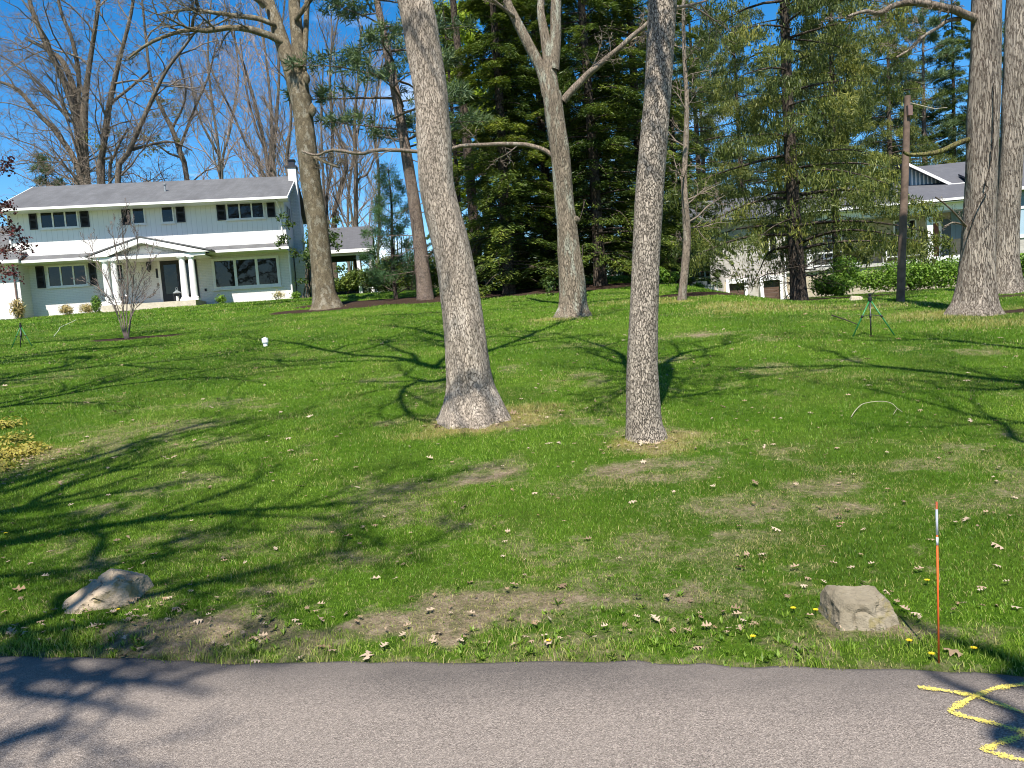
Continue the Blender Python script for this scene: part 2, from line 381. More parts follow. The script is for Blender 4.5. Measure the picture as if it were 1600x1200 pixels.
M_ROOF = shingles('grey_shingles', (0.105, 0.105, 0.107), (0.048, 0.047, 0.047))
M_ROOFD = shingles('slate_and_shaded_shingles', (0.085, 0.085, 0.092), (0.055, 0.055, 0.062))
M_STONE = bricks('pale_stone', (0.46, 0.43, 0.38), (0.34, 0.31, 0.27), (0.40, 0.38, 0.35), 0.5, 0.14, 0.35)
M_TAN = bricks('tan_brick', (0.44, 0.37, 0.26), (0.36, 0.29, 0.20), (0.42, 0.38, 0.31), 0.4, 0.085, 0.2)
M_BLUE = siding('blue_grey_siding', (0.15, 0.215, 0.26), True, 0.35, 0.6, 0.06)
M_BLUEL = siding('light_blue_siding', (0.30, 0.40, 0.47), True, 0.35, 0.4, 0.05)
M_BROWND = siding('brown_door', (0.085, 0.045, 0.028), False, 0.22, 0.5, 0.2)
M_REDD = plain('red_brown_door', (0.17, 0.05, 0.025), 0.5, 0.2)
M_SLATE = plain('slate_panel', (0.06, 0.075, 0.085), 0.5, 0.1)
M_CONC = plain('concrete', (0.40, 0.38, 0.34), 0.9, 0.2, 12, 0, 0.3)
M_DECK = plain('deck_tan', (0.50, 0.43, 0.33), 0.8, 0.15)
M_GLASS, _nt, _b = newmat('window_glass')
_b.inputs['Base Color'].default_value = (0.012, 0.013, 0.014, 1); _b.inputs['Roughness'].default_value = 0.03; _b.inputs['Specular IOR Level'].default_value = 0.4
_n = noise(_nt, coords(_nt), 1.8, 2); bump(_nt, _b, _n, 0.12, 0.02)
_nt.links.new(ramp(_nt, noise(_nt, coords(_nt, (1, 1, 1)), 2.3, 5), [(0.35, (0.003, 0.003, 0.003)), (0.7, (0.018, 0.018, 0.017))]), _b.inputs['Base Color'])
M_CHIM = bricks('chimney_brick', (0.78, 0.77, 0.75), (0.72, 0.71, 0.69), (0.6, 0.6, 0.58), 0.22, 0.08, 0.12)
M_METAL = plain('dark_metal', (0.06, 0.06, 0.065), 0.4, 0.2, 8, 0.7)
M_GREYM = plain('grey_metal', (0.26, 0.28, 0.29), 0.5, 0.15, 8, 0.2)
M_GREEN = plain('green_paint', (0.02, 0.17, 0.05), 0.4, 0.15)
M_PVC = plain('white_plastic', (0.78, 0.78, 0.77), 0.35, 0.05)
M_ORANGE = plain('orange_fibreglass', (0.72, 0.13, 0.03), 0.35, 0.1)
M_REFL = plain('reflective_white', (0.70, 0.71, 0.74), 0.3, 0.05)
M_WOODP = plain('weathered_pole', (0.125, 0.085, 0.062), 0.9, 0.45, 5, 0, 0.5)
M_BOARD = plain('grey_boards', (0.22, 0.20, 0.18), 0.85, 0.3)
M_CANDLE = plain('candle_wax', (0.8, 0.78, 0.72), 0.5, 0.03)
M_FLOWER = plain('yellow_petals', (0.80, 0.60, 0.02), 0.6, 0.1)
M_CORD = plain('white_cord', (0.75, 0.74, 0.70), 0.6, 0.05)
M_COPPER = plain('brown_downpipe', (0.16, 0.10, 0.085), 0.5, 0.1)
M_STICK = plain('pale_stick', (0.36, 0.31, 0.22), 0.85, 0.2, 30)
M_SEAT = plain('dark_cushion', (0.03, 0.032, 0.036), 0.8, 0.2)

def rockmat(name, base, warm, dark):
    m, nt, b = newmat(name); v = coords(nt)
    n1 = noise(nt, v, 4, 8, 0.65); n2 = noise(nt, v, 22, 6, 0.7); n3 = noise(nt, v, 7, 5, 0.6, 0.5)
    c = ramp(nt, n1, [(0.3, dark), (0.5, base), (0.72, warm)])
    c = mixc(nt, mth(nt, 'MULTIPLY', ramp(nt, n3, [(0.55, (0, 0, 0)), (0.63, (1, 1, 1))]), 0.75), c, (0.20, 0.165, 0.055))
    c = mixc(nt, mth(nt, 'MULTIPLY', n2, 0.5), c, tuple(x * 0.5 for x in base))
    nt.links.new(c, b.inputs['Base Color']); b.inputs['Roughness'].default_value = 0.95; b.inputs['Specular IOR Level'].default_value = 0.2
    bump(nt, b, mth(nt, 'ADD', n2, n1), 0.8, 0.02); return m
M_ROCK1 = rockmat('tan_rock', (0.42, 0.33, 0.225), (0.56, 0.45, 0.33), (0.20, 0.155, 0.105))
M_ROCK2 = rockmat('grey_rock', (0.23, 0.195, 0.135), (0.33, 0.285, 0.21), (0.11, 0.09, 0.062))

# ------------------------------------------------------------------ the lawn and the road
def elli(x, y, c, rx, ry, soft=0.5, seed=1, wob=0.5):
    d = np.sqrt(((x - c[0]) / rx) ** 2 + ((y - c[1]) / ry) ** 2)
    d = d + (fbm(np.stack([x, y], -1) * 3.0 / max(rx, 0.3) * 0.6, seed, 3) - 0.5) * 2 * wob
    return 1 - sstep(1 - soft, 1 + soft * 0.4, d)
T1 = P(741, 652, 9.1); T2 = P(1008, 684, 7.7); T3 = P(507, 482, 30.0); T4 = P(896, 492, 20.5); T5 = P(1524, 488, 15.4); T6 = P(1572, 456, 18.8)
T1 = G(741, 655); T2 = G(1008, 685); T3 = G(507, 482); T5 = G(1524, 490); T4 = G(896, 494)
YT = G(197, 529)
strip = [G(a, b)[:2] for a, b in ((230, 1000), (360, 985), (520, 985), (640, 968), (760, 945), (900, 940), (1010, 938), (1100, 928))]
blobs_bare = [(T1 + [0.1, -0.35, 0], 0.8, 0.45, 0.7), (T2 + [0.05, -0.3, 0], 0.6, 0.35, 0.6), (G(285, 575 + 60), 1.0, 0.5, 0.5), (G(250, 668), 0.9, 0.6, 0.7), (G(160, 800), 0.35, 0.3, 0.6), (G(440, 920), 0.3, 0.15, 0.5), (G(770, 735), 0.5, 0.5, 0.75), (G(1010, 730), 0.7, 0.4, 0.75),
              (G(1120, 800), 0.6, 0.35, 0.6), (G(1290, 760), 0.5, 0.4, 0.55), (G(1350, 800), 0.5, 0.3, 0.6), (G(1180, 840), 0.5, 0.25, 0.5), (G(900, 760), 0.5, 0.3, 0.4),
              (G(1095, 524), 1.0, 0.5, 0.8), (G(700, 605), 0.6, 0.9, 0.4), (G(330, 690), 0.5, 0.4, 0.5), (G(1480, 790), 0.5, 0.4, 0.4), (G(620, 800), 0.6, 0.3, 0.4),
              (G(320, 1000), 0.4, 0.2, 0.6), (G(1360, 990), 0.45, 0.2, 0.7), (G(180, 945), 0.35, 0.2, 0.5), (G(1450, 990), 0.4, 0.12, 0.7), (G(950, 1000), 0.6, 0.16, 0.55), (G(400, 1010), 0.4, 0.12, 0.7)]
blobs_straw = [(G(808, 646), 0.75, 0.6, 1.0), (T1 + [0.0, -0.32, 0], 1.05, 0.6, 1.0), (T2 + [0.08, -0.2, 0], 0.78, 0.42, 1.0), (T4 + [-0.4, -0.6, 0], 0.9, 0.7, 0.8),
               (G(1480, 490), 2.6, 1.2, 0.75), (G(1300, 480), 3.5, 1.2, 0.65), (G(1580, 505), 1.6, 1.0, 0.7), (G(1160, 476), 2.4, 1.0, 0.7), (G(980, 472), 2.5, 0.9, 0.5), (G(40, 715), 0.9, 0.8, 0.5),
               (G(1040, 470), 1.2, 0.8, 0.7)]
blobs_mulch = [(T3 + [0.0, -0.8, 0], 2.3, 1.1, 1.0), (YT + [0.3, -0.1, 0], 1.5, 0.5, 1.0), (np.array([8.2, 24.2, 0]), 3.6, 1.4, 1.0), (np.array([11.5, 25.0, 0]), 2.2, 1.0, 1.0), (T5 + [0.9, -0.1, 0], 0.9, 0.35, 0.8),
               (np.array([0.3, 31.0, 0]), 6.5, 2.4, 1.0), (np.array([-5.5, 31.5, 0]), 3.2, 1.8, 0.9), (T1 + [-0.28, -0.28, 0], 0.25, 0.15, 0.6), (T6 + [0.2, 0, 0], 1.2, 0.8, 0.6)]
def masks(x, y):
    xy = np.stack([x, y], -1)
    d = np.full(x.shape, 9.0)
    for a, b in zip(strip[:-1], strip[1:]):
        ab = b - a; t = np.clip(((x - a[0]) * ab[0] + (y - a[1]) * ab[1]) / (ab @ ab), 0, 1)
        d = np.minimum(d, np.hypot(x - a[0] - t * ab[0], y - a[1] - t * ab[1]))
    n = fbm(xy * 2.6, 21, 4); n2 = fbm(xy * 0.9, 31, 4); n3 = fbm(xy * 7.0, 41, 3)
    bare = (1 - sstep(0.05, 0.30, d + (n - 0.5) * 0.7 + (n3 - 0.5) * 0.35)) * 0.85
    for i, (c, rx, ry, s) in enumerate(blobs_bare):
        bare = np.maximum(bare, s * (0.5 + 1.1 * n3) * elli(x, y, c, rx, ry, 0.95, 50 + i, 0.9))
    bare = np.maximum(bare, 0.5 * sstep(0.48, 0.68, n2) * sstep(0.36, 0.64, n) * (1 - 0.6 * sstep(10, 22, y)))
    bare = np.maximum(bare, 0.5 * sstep(0.62, 0.75, n3) * (1 - sstep(3.9, 6.0, y)))
    e = y - road_edge(x)
    bare = np.maximum(bare, 0.6 * (1 - sstep(0.02, 0.12, e + (n3 - 0.5) * 0.1)))
    straw = 0.25 * sstep(0.55, 0.75, fbm(xy * 1.3, 77, 4))
    for i, (c, rx, ry, s) in enumerate(blobs_straw):
        straw = np.maximum(straw, s * elli(x, y, c, rx, ry, 0.7, 90 + i, 0.6))
    mulch = np.zeros(x.shape)
    for i, (c, rx, ry, s) in enumerate(blobs_mulch):
        mulch = np.maximum(mulch, s * elli(x, y, c, rx, ry, 0.25, 120 + i, 0.25))
    return np.clip(bare, 0, 1), np.clip(straw, 0, 1), np.clip(mulch, 0, 1)

def axis(segs):
    out = [np.array([segs[0][0]])]
    for a, b, n in segs: out.append(a + (b - a) * (np.arange(1, n + 1) / n))
    return np.concatenate(out)
gx = axis([(-400, -60, 14), (-60, -16, 60), (-16, -7, 70), (-7, 7, 230), (7, 16, 70), (16, 60, 60), (60, 400, 14)])
gy = axis([(-60, 2.0, 12), (2.0, 7.0, 130), (7.0, 14, 100), (14, 28, 90), (28, 60, 60), (60, 600, 20)])
X, Y = np.meshgrid(gx, gy)
Z = gz(X, Y)
bare, straw, mulch = masks(X, Y)
nx, ny = len(gx), len(gy)
I = (np.arange(ny - 1)[:, None] * nx + np.arange(nx - 1)[None])
Q = np.stack([I, I + 1, I + nx + 1, I + nx], -1).reshape(-1, 4)
me = build_mesh('lawn', np.stack([X, Y, Z], -1).reshape(-1, 3), Q, None, {'bare': bare.ravel(), 'straw': straw.ravel(), 'mulch': mulch.ravel()}, True)
m, nt, b = newmat('lawn')
v = coords(nt)
A = lambda k: nd(nt, 'Attribute', attribute_name=k).outputs['Fac']
n1 = noise(nt, v, 1.1, 5, 0.6); n2 = noise(nt, v, 9, 6, 0.7); n3 = noise(nt, coords(nt, (1, 0.55, 1)), 55, 5, 0.75); n4 = noise(nt, v, 28, 4, 0.8)
g = ramp(nt, mth(nt, 'ADD', mth(nt, 'MULTIPLY', n2, 0.55), mth(nt, 'MULTIPLY', n3, 0.45)), [(0.30, (0.028, 0.066, 0.006)), (0.5, (0.078, 0.165, 0.011)), (0.68, (0.15, 0.245, 0.022))])
g = mixc(nt, mth(nt, 'MULTIPLY', ramp(nt, n1, [(0.42, (0, 0, 0)), (0.68, (1, 1, 1))]), 0.45), g, (0.115, 0.14, 0.03))
soil = ramp(nt, mth(nt, 'ADD', mth(nt, 'MULTIPLY', n3, 0.5), mth(nt, 'MULTIPLY', n2, 0.5)), [(0.3, (0.12, 0.088, 0.055)), (0.5, (0.31, 0.235, 0.15)), (0.7, (0.52, 0.42, 0.285))])
st = ramp(nt, n3, [(0.3, (0.15, 0.14, 0.03)), (0.55, (0.36, 0.30, 0.09)), (0.75, (0.50, 0.42, 0.17))])
mu = ramp(nt, n4, [(0.3, (0.018, 0.012, 0.009)), (0.6, (0.075, 0.048, 0.034)), (0.8, (0.17, 0.115, 0.08))])
jit = mth(nt, 'ADD', mth(nt, 'MULTIPLY', mth(nt, 'SUBTRACT', n4, 0.5), 1.3), mth(nt, 'MULTIPLY', mth(nt, 'SUBTRACT', n2, 0.5), 1.1))
def soft(att, lo=0.25, hi=0.75):
    return ramp(nt, mth(nt, 'ADD', A(att), jit), [(lo, (0, 0, 0)), (hi, (1, 1, 1))])
c = mixc(nt, soft('straw', 0.2, 1.0), g, st); c = mixc(nt, soft('bare', 0.2, 0.95), c, soil); c = mixc(nt, soft('mulch', 0.35, 0.65), c, mu)
nt.links.new(c, b.inputs['Base Color']); b.inputs['Roughness'].default_value = 1.0; b.inputs['Specular IOR Level'].default_value = 0.05
bump(nt, b, mth(nt, 'ADD', n3, n4), 1.0, 0.05)
lawn = part('lawn', me, m); tag(lawn, kind='structure')

# road
rx = axis([(-80, -8, 30), (-8, 8, 160), (8, 80, 30)])
rows = [0.0, 0.012, 0.05, 0.3, 0.8, 2.0, 6.0, 30.0]
wob = (fbm(np.stack([rx * 6.0, 0 * rx], -1), 3, 3) - 0.5) * 0.05
RV = []
for k, o in enumerate(rows):
    RV.append(np.stack([rx, road_edge(rx) + 0.03 + wob * (1 if k < 3 else 0) - o, np.full(len(rx), (-0.045, -0.004, 0.004, 0.006, 0.010, 0.015, 0.02, 0.02)[k])], -1))
RV = np.stack(RV); n_, m_ = RV.shape[:2]
I = (np.arange(n_ - 1)[:, None] * m_ + np.arange(m_ - 1)[None])
me = build_mesh('road', RV.reshape(-1, 3), np.stack([I + m_, I + m_ + 1, I + 1, I], -1).reshape(-1, 4), None, {'edge': np.repeat(rows, m_)}, True)
m, nt, b = newmat('asphalt'); v = coords(nt)
vo = nd(nt, 'TexVoronoi', feature='F1'); vo.inputs['Scale'].default_value = 210; nt.links.new(v, vo.inputs['Vector'])
sc = nd(nt, 'SeparateColor'); nt.links.new(vo.outputs['Color'], sc.inputs[0])
f1 = noise(nt, v, 140, 4, 0.8); big = noise(nt, coords(nt, (0.5, 1.2, 1)), 1.4, 5, 0.6)
tone = mth(nt, 'ADD', mth(nt, 'MULTIPLY', sc.outputs[0], 0.5), mth(nt, 'MULTIPLY', f1, 0.5))
c = ramp(nt, tone, [(0.2, (0.080, 0.066, 0.056)), (0.42, (0.178, 0.149, 0.126)), (0.6, (0.238, 0.200, 0.169)), (0.85, (0.42, 0.355, 0.30))])
ed = mth(nt, 'ADD', nd(nt, 'Attribute', attribute_name='edge').outputs['Fac'], mth(nt, 'MULTIPLY', mth(nt, 'SUBTRACT', big, 0.5), 0.5))
c = mixc(nt, ramp(nt, ed, [(0.02, (0.75, 0.75, 0.75)), (0.5, (0, 0, 0))]), c, (0.065, 0.058, 0.054))
c = mixc(nt, mth(nt, 'MULTIPLY', ramp(nt, big, [(0.4, (0, 0, 0)), (0.7, (1, 1, 1))]), 0.3), c, (0.275, 0.232, 0.195))
nt.links.new(c, b.inputs['Base Color']); b.inputs['Roughness'].default_value = 0.9; b.inputs['Specular IOR Level'].default_value = 0.25
bump(nt, b, mth(nt, 'ADD', vo.outputs['Distance'], f1), 0.7, 0.006)
road = part('road', me, m); tag(road, kind='structure')

# grass blades: nobody could count them
def blades(rng, y0, y1, dens, hgt, wid, five):
    n = int(dens * (0.70 * (y1 ** 2 - y0 ** 2) + 3.4 * (y1 - y0)))
    y = np.sqrt(rng.random(n) * (y1 ** 2 - y0 ** 2) + y0 ** 2); x = (rng.random(n) * 2 - 1) * (0.70 * y + 1.7)
    ed = road_edge(x); e = y - ed
    br, sw, mu = masks(x, y)
    n3 = fbm(np.stack([x, y], -1) * 5, 61, 3)
    keep = (rng.random(n) > br * 0.75 + (n3 < 0.36) * 0.25) & (mu < 0.4) & (e > -0.03 + 0.08 * rng.random(n)) & (rng.random(n) > sw * 0.3)
    for tr, r in ((T1, 0.30), (T2, 0.20), (T4, 0.4), (T5, 0.5)): keep &= np.hypot(x - tr[0], y - tr[1]) > r
    x, y, br, sw, e, n3 = x[keep], y[keep], br[keep], sw[keep], e[keep], n3[keep]; n = len(x)
    z = np.maximum(gz(x, y), np.where(e < 0.05, -0.004, -1)) - 0.006
    tall = 1 + 0.9 * (1 - sstep(0.1, 0.5, e)) * sstep(0.45, 0.6, n3)
    h = hgt * (0.5 + 0.9 * rng.random(n)) * tall * (1 - 0.4 * br) * (1 + 0.7 * sw) * (0.7 + 0.6 * n3); wd = wid * (0.6 + 0.8 * rng.random(n))
    az = rng.random(n) * 2 * math.pi; ba = rng.random(n) * 2 * math.pi; bend = (0.15 + 0.75 * rng.random(n)) * h
    Wv = np.stack([np.cos(az), np.sin(az), 0 * az], -1) * wd[:, None] / 2
    Bv = np.stack([np.cos(ba), np.sin(ba), 0 * ba], -1) * bend[:, None]
    p0 = np.stack([x, y, z], -1); tip = p0 + Bv; tip[:, 2] += h
    big = fbm(np.stack([x, y], -1) * 0.8, 71, 3)
    rnd = np.clip(0.33 + (rng.random(n) - 0.5) * 0.42 + (big - 0.5) * 1.1 + 0.42 * (1 - sstep(0.05, 0.45, e)), 0, 0.78)
    dry = rng.random(n) < (0.05 + 0.8 * sw + 0.85 * br)
    rnd = np.where(dry, 0.85 + 0.15 * rng.random(n), rnd)
    if five:
        md = p0 + Bv * 0.3; md[:, 2] += h * 0.6
        V = np.stack([p0 - Wv, p0 + Wv, md + Wv * 0.8, md - Wv * 0.8, tip], 1).reshape(-1, 3)
        i = np.arange(n)[:, None] * 5
        return V, i + np.array([[0, 1, 2, 3]]), i + np.array([[3, 2, 4]]), np.repeat(rnd, 5)
    V = np.stack([p0 - Wv, p0 + Wv, tip], 1).reshape(-1, 3)
    return V, None, np.arange(3 * n).reshape(-1, 3), np.repeat(rnd, 3)
gg = Geo(); rng = np.random.default_rng(11)
for a in ((2.7, 6.5, 9500, 0.026, 0.0036, True), (6.5, 11, 4000, 0.030, 0.006, False), (11, 17, 1400, 0.036, 0.010, False), (17, 28, 480, 0.042, 0.018, False), (28, 40, 150, 0.055, 0.035, False)):
    gg.add(*blades(rng, *a))
grass = part('grass', gg, L_GRASS); tag(grass, kind='stuff', cat='grass', label='short mown green lawn grass sloping up from the road')

# ------------------------------------------------------------------ trees
def perp(d, rng):
    a = rng.normal(size=3); a -= a @ d * d; return a / (np.linalg.norm(a) + 1e-9)
ST_OAK = dict(max=3, n=(7, 6, 5), rat=(0.55, 0.55, 0.55), ang=(45, 45, 45), wand=0.16, up=0.03, thin=0.026, rmin=0.004, t0=0.2, side=(6, 4, 3))
ST_BARE = dict(max=4, n=(8, 7, 5, 4), rat=(0.5, 0.5, 0.5, 0.55), ang=(32, 38, 42, 45), wand=0.12, up=0.06, thin=0.020, rmin=0.010, t0=0.15, side=(5, 4, 3, 3))
def sprout(tb, rng, pts, rad, lev, S, lscale=1.0):
    if lev >= S['max']: return
    seg = np.linalg.norm(np.diff(pts, axis=0), axis=1); L = seg.sum(); cum = np.concatenate([[0], np.cumsum(seg)])
    n = S['n'][lev]
    for k in range(n):
        t = S['t0'] + (0.98 - S['t0']) * (k + rng.random()) / n
        i = min(np.searchsorted(cum, t * L) - 1, len(pts) - 2); i = max(i, 0)
        u = (t * L - cum[i]) / (seg[i] + 1e-9)
        p = pts[i] * (1 - u) + pts[i + 1] * u; r = rad[i] * (1 - u) + rad[i + 1] * u
        d = nrm(pts[i + 1] - pts[i]); a = R_(S['ang'][lev] * rng.uniform(0.6, 1.35)); q = perp(d, rng)
        nd_ = d * math.cos(a) + q * math.sin(a)
        cl = L * S['rat'][lev] * rng.uniform(0.55, 1.25) * (1.15 - 0.6 * t) * lscale
        branch(tb, rng, p, nd_, cl, min(r * 0.75, cl * S['thin'] + S['rmin'] * 0.5), lev + 1, S)
def branch(tb, rng, p, d, L, r, lev, S):
    ns = max(4, min(9, int(L / 0.35)))
    pts = [p]; st = L / ns
    for k in range(ns):
        d = nrm(d + rng.normal(size=3) * S['wand'] * (1 + 0.3 * lev) + np.array([0, 0, S['up']])); pts.append(pts[-1] + d * st)
    pts = np.array(pts); rad = np.maximum(r * (1 - 0.8 * np.linspace(0, 1, ns + 1)), S['rmin'])
    tb.tube(pts, rad, S['side'][min(lev - 1, len(S['side']) - 1)])
    sprout(tb, rng, pts, rad, lev, S)
def trunk_geo(tb, pts, rad, seed, sides=40, step=0.06, lump=0.03, flare=0.0, lobes=6, fl_h=0.5, buttress=0.35):
    # a stem with swellings, and root flare that runs out into ridges at the foot
    L = np.linalg.norm(np.diff(pts, axis=0), axis=1).sum(); n = max(8, int(L / step))
    c = crs(pts, n); r = np.interp(np.linspace(0, 1, n), np.linspace(0, 1, len(rad)), rad)
    # smooth radius
    k = max(1, n // 60); ker = np.ones(2 * k + 1) / (2 * k + 1); r = np.convolve(np.pad(r, k, 'edge'), ker, 'valid')
    th = np.arange(sides) / sides * 2 * math.pi
    t = nrm(np.gradient(c, axis=0)); ref = np.array([0, 1.0, 0]); n1 = nrm(np.cross(t, ref)); n2 = np.cross(t, n1)
    hh = c[:, 2] - c[0, 2]
    ring = np.stack([np.cos(th)[None] * np.ones((n, 1)), np.sin(th)[None] * np.ones((n, 1)), np.repeat(hh[:, None], sides, 1)], -1)
    lum = (fbm(ring * np.array([1.6, 1.6, 1.3]) + seed * 3.1, seed, 4) - 0.5) * 2 * lump * 3
    but = np.exp(-np.maximum(hh, 0) / fl_h)[:, None] * ((0.5 + 0.5 * np.sin(lobes * th + seed + 1.2 * np.sin(2 * th + seed) + 0.6 * np.sin(5 * th))) ** 1.6 - 0.12)[None] * buttress
    rr = r[:, None] * (1 + lum + but + flare * np.exp(-np.maximum(hh, 0) / (fl_h * 0.55))[:, None])
    V = c[:, None] + rr[..., None] * (np.cos(th)[None, :, None] * n1[:, None] + np.sin(th)[None, :, None] * n2[:, None])
    i = np.arange(n - 1)[:, None] * sides; j = np.arange(sides)[None]; jn = (j + 1) % sides
    tb.add(V.reshape(-1, 3), np.stack([i + j, i + jn, i + sides + jn, i + sides + j], -1).reshape(-1, 4))
    return c, r
def pxl(lst, Y, dy=0.0):
    # picture measurements of a stem turned into metres at its own distance; dy lets it lean away
    n = len(lst); pts = []; rad = []
    for k, (px, py, wd) in enumerate(lst):
        y = Y + dy * k / max(1, n - 1)
        pts.append(P(px, py, y)); rad.append(wd / 2 * y / FPX)
    return np.array(pts), np.array(rad)
def dense(pts, rad, n=24):
    return crs(pts, n), np.interp(np.linspace(0, 1, n), np.linspace(0, 1, len(rad)), rad)
def limb(tb, rng, pts, rad, S, sides=10, sub=True, n=24, ls=1.0, lev=0):
    c, r = dense(pts, rad, n)
    wob_ = (np.stack([vnoise(c * 3 + 7, 1), vnoise(c * 3, 2), vnoise(c * 3 + 3, 3)], -1) - 0.5) * r[:, None] * 0.8
    wob_[0] = 0
    c = c + wob_; tb.tube(c, r, sides)
    if sub: sprout(tb, rng, c, r, lev, S, ls)
    return c, r

# --- thick leaning grey oak nearest the middle
rng = np.random.default_rng(101)
o = thing('oak_tree', 'thick leaning oak trunk with flared mossy roots, just left of the middle of the lawn', 'tree', T1)
px1 = [(741, 676, 132), (740, 655, 114), (738, 630, 95), (735, 600, 75), (731, 560, 68), (725, 500, 63), (707, 390, 57), (684, 300, 55), (679, 220, 54), (674, 150, 51), (661, 75, 50), (648, 0, 52)]
pts, rad = pxl(px1, T1[1])
top = pts[-1] + np.array([[-0.25, 0.05, 1.2], [-0.5, 0.1, 3.4]])
pts = np.vstack([pts, top]); rad = np.concatenate([rad, [0.19, 0.18]])
g_ = Geo(); trunk_geo(g_, pts, rad, 3, 88, 0.03, 0.04, 0.06, 6, 0.26, 0.34)
part('trunk', g_, B_OAK, o, True)
g_ = Geo(); tp = pts[-1]
CROWNS = []
CROWNS.append((o, g_, tp, rng))

# --- straight scaly trunk right of it
rng = np.random.default_rng(102)
o = thing('scaly_tree', 'slender straight trunk with dark speckled scaly bark and no roots showing, nearest the road', 'tree', T2)
px2 = [(1009, 700, 74), (1009, 684, 66), (1006, 660, 56), (1004, 600, 51), (1004, 560, 48), (1007, 470, 45), (1010, 390, 43), (1016, 280, 43), (1023, 200, 42), (1028, 140, 41), (1035, 0, 42)]
pts, rad = pxl(px2, T2[1])
pts = np.vstack([pts, pts[-1] + np.array([[0.12, 0.0, 1.0], [0.25, 0.05, 2.6]])]); rad = np.concatenate([rad, [0.13, 0.12]])
g_ = Geo(); trunk_geo(g_, pts, rad, 8, 56, 0.03, 0.022, 0.05, 5, 0.10, 0.08)
part('trunk', g_, B_SCALY, o, True)
g_ = Geo(); tp = pts[-1]; SO = dict(ST_OAK, max=4, n=(6, 6, 5, 4), rat=(0.55, 0.5, 0.5, 0.5), side=(8, 5, 4, 3), ang=(42, 45, 45, 45))
c0 = P(1050, 12, 7.7); limb(g_, rng, np.array([c0, P(1080, 8, 7.9), P(1110, -2, 8.2), P(1150, -30, 8.4)]), [0.018, 0.014, 0.01, 0.006], dict(ST_OAK, max=2, n=(5, 4), rmin=0.003), 6, True, 12)
CROWNS.append((o, g_, tp, rng))

# --- left tree in front of the white house
rng = np.random.default_rng(103)
Y3 = T3[1]
o = thing('maple_tree', 'tall olive grey forked tree in a mulch ring before the right of the white house', 'tree', T3)
pts, rad = pxl([(511, 494, 62), (511, 482, 50), (507, 460, 37), (504, 430, 33), (500, 390, 31), (494, 340, 31), (485, 280, 30), (476, 200, 29), (470, 150, 31)], Y3)
g_ = Geo(); trunk_geo(g_, pts, rad, 5, 40, 0.10, 0.03, 0.1, 6, 0.5, 0.22)
for stem in ([(468, 158, 26), (456, 110, 24), (444, 75, 23), (431, 35, 19), (420, 0, 16), (408, -60, 14), (388, -160, 10)],
             [(472, 160, 26), (468, 110, 22), (466, 75, 20), (462, 30, 18), (460, 0, 17), (464, -80, 15), (470, -200, 10)],
             [(474, 110, 8), (477, 70, 8), (480, 0, 8), (486, -80, 7), (500, -160, 5)]):
    p_, r_ = pxl(stem, Y3, 0.6); trunk_geo(g_, p_, r_, 12, 20, 0.15, 0.04, 0, 5, 0.5, 0)
for kx, ky, kr in ((488, 172, 8), (479, 122, 7), (478, 255, 6), (474, 215, 5), (494, 300, 5), (500, 340, 5)):   # burls and knots
    a_ = P(kx, ky, Y3 - 0.25); g_.tube([a_ - [0, 0, 0.25], a_ - [0, 0, 0.1], a_ + [0, 0, 0.1], a_ + [0, 0, 0.25]], [0.02, kr * 0.018, kr * 0.016, 0.02], 10)
part('trunk', g_, B_MAPLE, o, True)
g_ = Geo(); SM = dict(ST_BARE, max=3, n=(9, 8, 6), rmin=0.008, ang=(40, 42, 45), side=(5, 4, 3), up=0.05)
for stem, ls in (([(440, 66, 12), (425, 56, 13), (405, 50, 14), (370, 43, 11), (330, 48, 10), (298, 46, 9), (265, 55, 7), (230, 70, 6), (200, 92, 4)], 0.8), ([(430, 38, 10), (395, 28, 10), (350, 22, 8), (300, 15, 6), (250, 22, 4)], 0.8),
                 ([(300, 46, 6), (302, 30, 5), (310, 10, 4), (300, -20, 3)], 1), ([(414, 10, 14), (380, -20, 10), (340, -60, 7)], 0.9), ([(462, 30, 10), (500, -20, 8), (540, -60, 5)], 0.9), ([(476, 238, 7), (500, 250, 5), (530, 262, 4)], 0.8), ([(400, -60, 20), (380, -200, 14), (350, -330, 8)], 0.7), ([(464, -80, 20), (480, -250, 13), (500, -380, 8)], 0.7)):
    p_, r_ = pxl(stem, Y3, -1.0); limb(g_, rng, p_, r_ * 0.82, SM, 8, True, 20, ls)
part('crown', g_, B_MAPLE, o, True)

# --- lichened tree in front of the hemlocks
rng = np.random.default_rng(104); Y4 = T4[1]
o = thing('lichen_tree', 'forked tree with pale lichen patches and a long low bare branch, before the dark hemlocks', 'tree', T4)
pts, rad = pxl([(897, 504, 64), (897, 491, 54), (896, 470, 43), (892, 420, 38), (888, 380, 34), (881, 310, 29), (877, 250, 30), (868, 190, 30), (862, 145, 29)], Y4)
g_ = Geo(); trunk_geo(g_, pts, rad, 6, 40, 0.07, 0.04, 0.12, 6, 0.35, 0.22)
for stem in ([(857, 150, 20), (845, 108, 17), (824, 66, 16), (803, 25, 14), (792, 0, 13), (775, -70, 10), (750, -170, 6)], [(862, 150, 24), (858, 100, 19), (852, 60, 15), (845, 20, 12), (846, -10, 11), (850, -120, 6)],
             [(864, 110, 18), (868, 60, 17), (869, 0, 16), (872, -80, 12), (880, -190, 7)]):
    p_, r_ = pxl(stem, Y4, 0.3); trunk_geo(g_, p_, r_, 22, 18, 0.1, 0.05, 0, 5, 0.5, 0)
a_ = P(896, 342, Y4 - 0.05); g_.tube([a_ - [0.1, 0, 0.1], a_, a_ + [0.12, -0.05, -0.05], a_ + [0.17, -0.06, -0.04]], [0.10, 0.13, 0.09, 0.03], 10)
part('trunk', g_, B_LICHEN, o, True)
